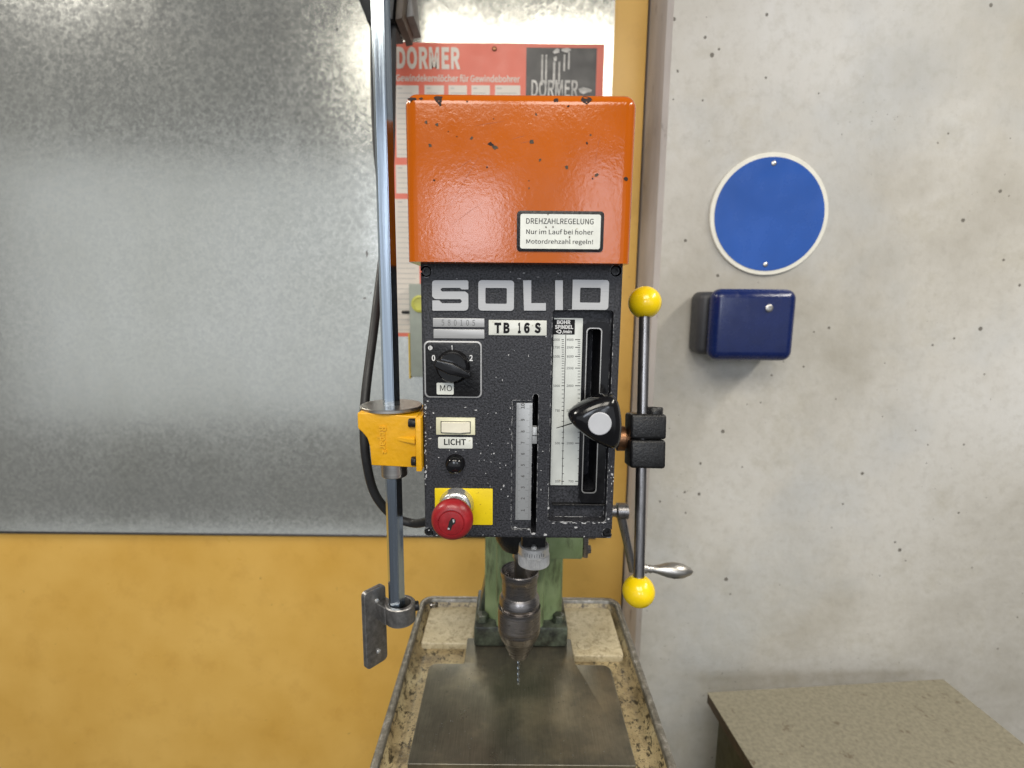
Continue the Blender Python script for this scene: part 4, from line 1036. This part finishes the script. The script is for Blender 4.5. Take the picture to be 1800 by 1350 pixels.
# ------------------------------------------------------------------ guard holder on the left: hex bar in a yellow clamp
YG = 0.020
gx = (at(668.5, 100, YG).x + at(690, 700, YG).x + at(696, 1000, YG).x) / 3
z_top = at(668, -140, YG).z; z_bot = zat(1062, YG, 697)
guard = thing('guard_holder', 'yellow clamp with long steel hex bar and foot plate left of the panel', 'guard holder', (gx, YG, z_bot))
def hexbar(zl, zh):
    b = bmesh.new(); R_ = 0.0078; rot = math.radians(-2)
    lo = [b.verts.new((gx + R_ * math.cos(rot + k * math.pi / 3), YG + R_ * math.sin(rot + k * math.pi / 3), zl)) for k in range(6)]
    hi = [b.verts.new((gx + R_ * math.cos(rot + k * math.pi / 3), YG + R_ * math.sin(rot + k * math.pi / 3), zh)) for k in range(6)]
    b.faces.new(lo[::-1]); b.faces.new(hi)
    for i in range(6): b.faces.new((lo[i], lo[(i + 1) % 6], hi[(i + 1) % 6], hi[i]))
    bmesh.ops.bevel(b, geom=[e for e in b.edges if abs(e.verts[0].co.z - e.verts[1].co.z) > 0.1], offset=0.0005, segments=2, affect='EDGES')
    return b
obj('hex_bar', hexbar(z_bot, z_top), M['blue_steel'], guard, smooth=20)
zd = zat(711, YG, 688)
obj('collar_disc', lathe([(0.0262, -0.0032), (0.0268, -0.0026), (0.0268, -0.0004), (0.0262, 0), (0.0080, 0)], (gx, YG, zd), (0, 0, 1), 64), M['turned_steel'], guard, smooth=30)
YY = -0.004
body = [(628, 725), (733, 732), (731, 822), (653, 818), (650, 784), (645.5, 770), (637, 760), (629, 753)]
Pb = round_poly([pt2(*q, YY) for q in body], [0.0016, 0.001, 0.001, 0.001, 0.002, 0.004, 0.003, 0.003], 4)
br_ = obj('clamp_body', prism(Pb, YY, 0.044, 0.0012, seg=3), M['yellow_cast_paint'], guard, smooth=40)
X0, X1, Za, Zb = rect(730.5, 735.5, 744.5, 829, YY - 0.004)
obj('flange', bm_box(X0, min(X1, HX0 - 0.0004), YY - 0.004, 0.046, Za, Zb, 0.0007, 2), M['yellow_cast_paint'], guard)
r0_, r1_ = at(689, 770, YY), at(730.5, 774, YY)
b = bmesh.new()
vs_ = [b.verts.new(q) for q in ((r0_.x, YY + 0.0008, r0_.z + 0.0008), (r0_.x, YY + 0.0008, r0_.z - 0.0018), (r1_.x, YY - 0.0035, r1_.z + 0.0018), (r1_.x, YY - 0.0035, r1_.z - 0.0022), (r1_.x, YY + 0.0008, r1_.z + 0.004), (r1_.x, YY + 0.0008, r1_.z - 0.004))]
bmesh.ops.convex_hull(b, input=vs_)
bmesh.ops.bevel(b, geom=b.edges[:], offset=0.0004, segments=2, affect='EDGES')
obj('rib', b, M['yellow_cast_paint'], br_, smooth=40)
for (x0, x1, y0, y1) in ((717.5, 730.5, 736.5, 752.5), (722.5, 730.5, 804, 820)):
    X0, X1, Za, Zb = rect(x0, y0, x1, y1, YY - 0.003); R_ = (Zb - Za) / 2
    obj('socket_bolt', lathe([(R_ * .55, -0.0002), (R_ * .9, 0), (R_, 0.0006), (R_, X1 - X0)], (X0, YY - 0.0005, (Za + Zb) / 2), (1, 0, 0), 24), M['black_satin'], guard)
X0, X1, Za, Zb = rect(664, 749, 680, 789, YY)
obj('lettering', text_bm('Repar', X0, X1, Za, Zb, YY + 0.0001, depth=0.0012, rot=-1, bold=0.02), M['yellow_cast_paint'], br_, smooth=None)
X0, X1, Za, Zb = rect(672, 789.5, 680, 797, YY)
obj('lettering', text_bm('2', X0, X1, Za, Zb, YY + 0.0001, depth=0.0012, rot=-1, bold=0.02), M['yellow_cast_paint'], br_, smooth=None)
z1_, z2_ = zat(818, YG - 0.01, 690), zat(843, YG - 0.0115, 692)
obj('bushing', lathe([(0.0116, z1_ + 0.004), (0.0116, z2_ + 0.0008), (0.0110, z2_), (0.0080, z2_)], (gx + 0.001, YG, 0), (0, 0, 1), 40), M['turned_steel'], guard)
# foot: ring and plate
zr1 = zat(1059, YG, 702); rgx = gx + 0.003
ro = 0.0142
b = lathe([(0.0098, -0.018), (ro - 0.0008, -0.018), (ro, -0.0172), (ro, -0.0008), (ro - 0.0008, 0), (0.0104, 0), (0.0098, -0.0008), (0.0098, -0.0178)], (rgx, YG, zr1), (0, 0, 1), 56)
bmesh.ops.delete(b, geom=[f for f in b.faces if len(f.verts) > 8], context='FACES')
obj('foot_ring', b, M['cast_metal'], guard, smooth=40)
obj('ring_filler', lathe([(0.0097, -0.017), (0.0097, -0.010), (0.0, -0.010)], (rgx, YG, zr1), (0, 0, 1), 32), M['black_satin'], guard)
obj('set_screw', lathe([(0.0045, -0.002), (0.0045, 0.003), (0.0038, 0.0036), (0.002, 0.0036), (0.002, 0.002), (0, 0.002)], (rgx + ro * .92, YG + 0.004, zr1 - 0.006), (0.95, 0.3, 0), 20), M['black_satin'], guard)
n0, n1 = at(640, 1110, 0.4516 - D0), at(677, 1092, 0.470 - D0)
n0 = Vector((n0.x, n0.y, 0)); n1 = Vector((n1.x, n1.y, 0))
dirp = (n1 - n0).normalized(); L = (n1 - n0).length; nrm = Vector((dirp.y, -dirp.x, 0))     # faces the camera side
zp1, zp0 = zat(1043, 0.4516 - D0, 640), zat(1178, 0.4516 - D0, 645)
b = prism(rrect(0, L, zp0, zp1, 0.0045, 6), -0.0025, 0.0025, 0.0008)
for v in b.verts: v.co = Vector((n0.x, n0.y, 0)) + dirp * v.co.x - nrm * v.co.y + Vector((0, 0, v.co.z))
fp = obj('foot_plate', b, M['cast_metal'], guard, smooth=40)
for (f, zf_) in ((0.56, zp1 - 0.0125), (0.56, zp0 + 0.0135)):
    c_ = n0 + dirp * (L * f) + nrm * 0.0026
    obj('rivet', lathe([(0.0024, 0), (0.0022, 0.0008), (0.0012, 0.0014), (0, 0.0016)], (c_.x, c_.y, zf_), nrm, 20), M['bright_steel'], fp)
c0 = n0 + dirp * (L * .80); c1 = Vector((rgx - ro * 0.6, YG - 0.004, 0))
b = prism([(0, zr1 - 0.018), ((c1 - c0).length, zr1 - 0.018), ((c1 - c0).length, zr1 - 0.001), (0, zr1 - 0.001)], -0.006, 0.0065, 0.001)
dd = (c1 - c0).normalized(); nn_ = Vector((dd.y, -dd.x, 0))
for v in b.verts: v.co = c0 + dd * v.co.x - nn_ * v.co.y + Vector((0, 0, v.co.z))
obj('foot_web', b, M['cast_metal'], guard, smooth=40)

# ------------------------------------------------------------------ fine metal swarf left on the table and in the channel
b = None; rs = random.Random(11)
for k in range(230):
    if k < 150: x, y, z = rs.uniform(BX0 + 0.01, BX1 - 0.01), rs.uniform(BY0 + 0.005, BY1 - 0.005), ZTAB
    else:
        sd = rs.random() < 0.5
        x = rs.uniform(TX0 + 0.024, BX0 - 0.003) if sd else rs.uniform(BX1 + 0.003, TX1 - 0.024); y = rs.uniform(TY0 + 0.03, BY1); z = ZCH
    L_, w_, a_ = rs.uniform(0.0003, 0.0013), rs.uniform(0.0002, 0.0005), rs.uniform(0, 3.14)
    q = bm_box(-L_ / 2, L_ / 2, -w_ / 2, w_ / 2, 0.00003, w_)
    Rm = Matrix.Rotation(a_, 3, 'Z')
    for v in q.verts: v.co = Rm @ v.co + Vector((x, y, z))
    b = merge(b, q)
sw_ = obj('metal_swarf', b, M['drill_steel'], smooth=0, kind='stuff')
sw_['label'] = 'fine bright metal swarf scattered over the drill table and tray'; sw_['category'] = 'swarf'
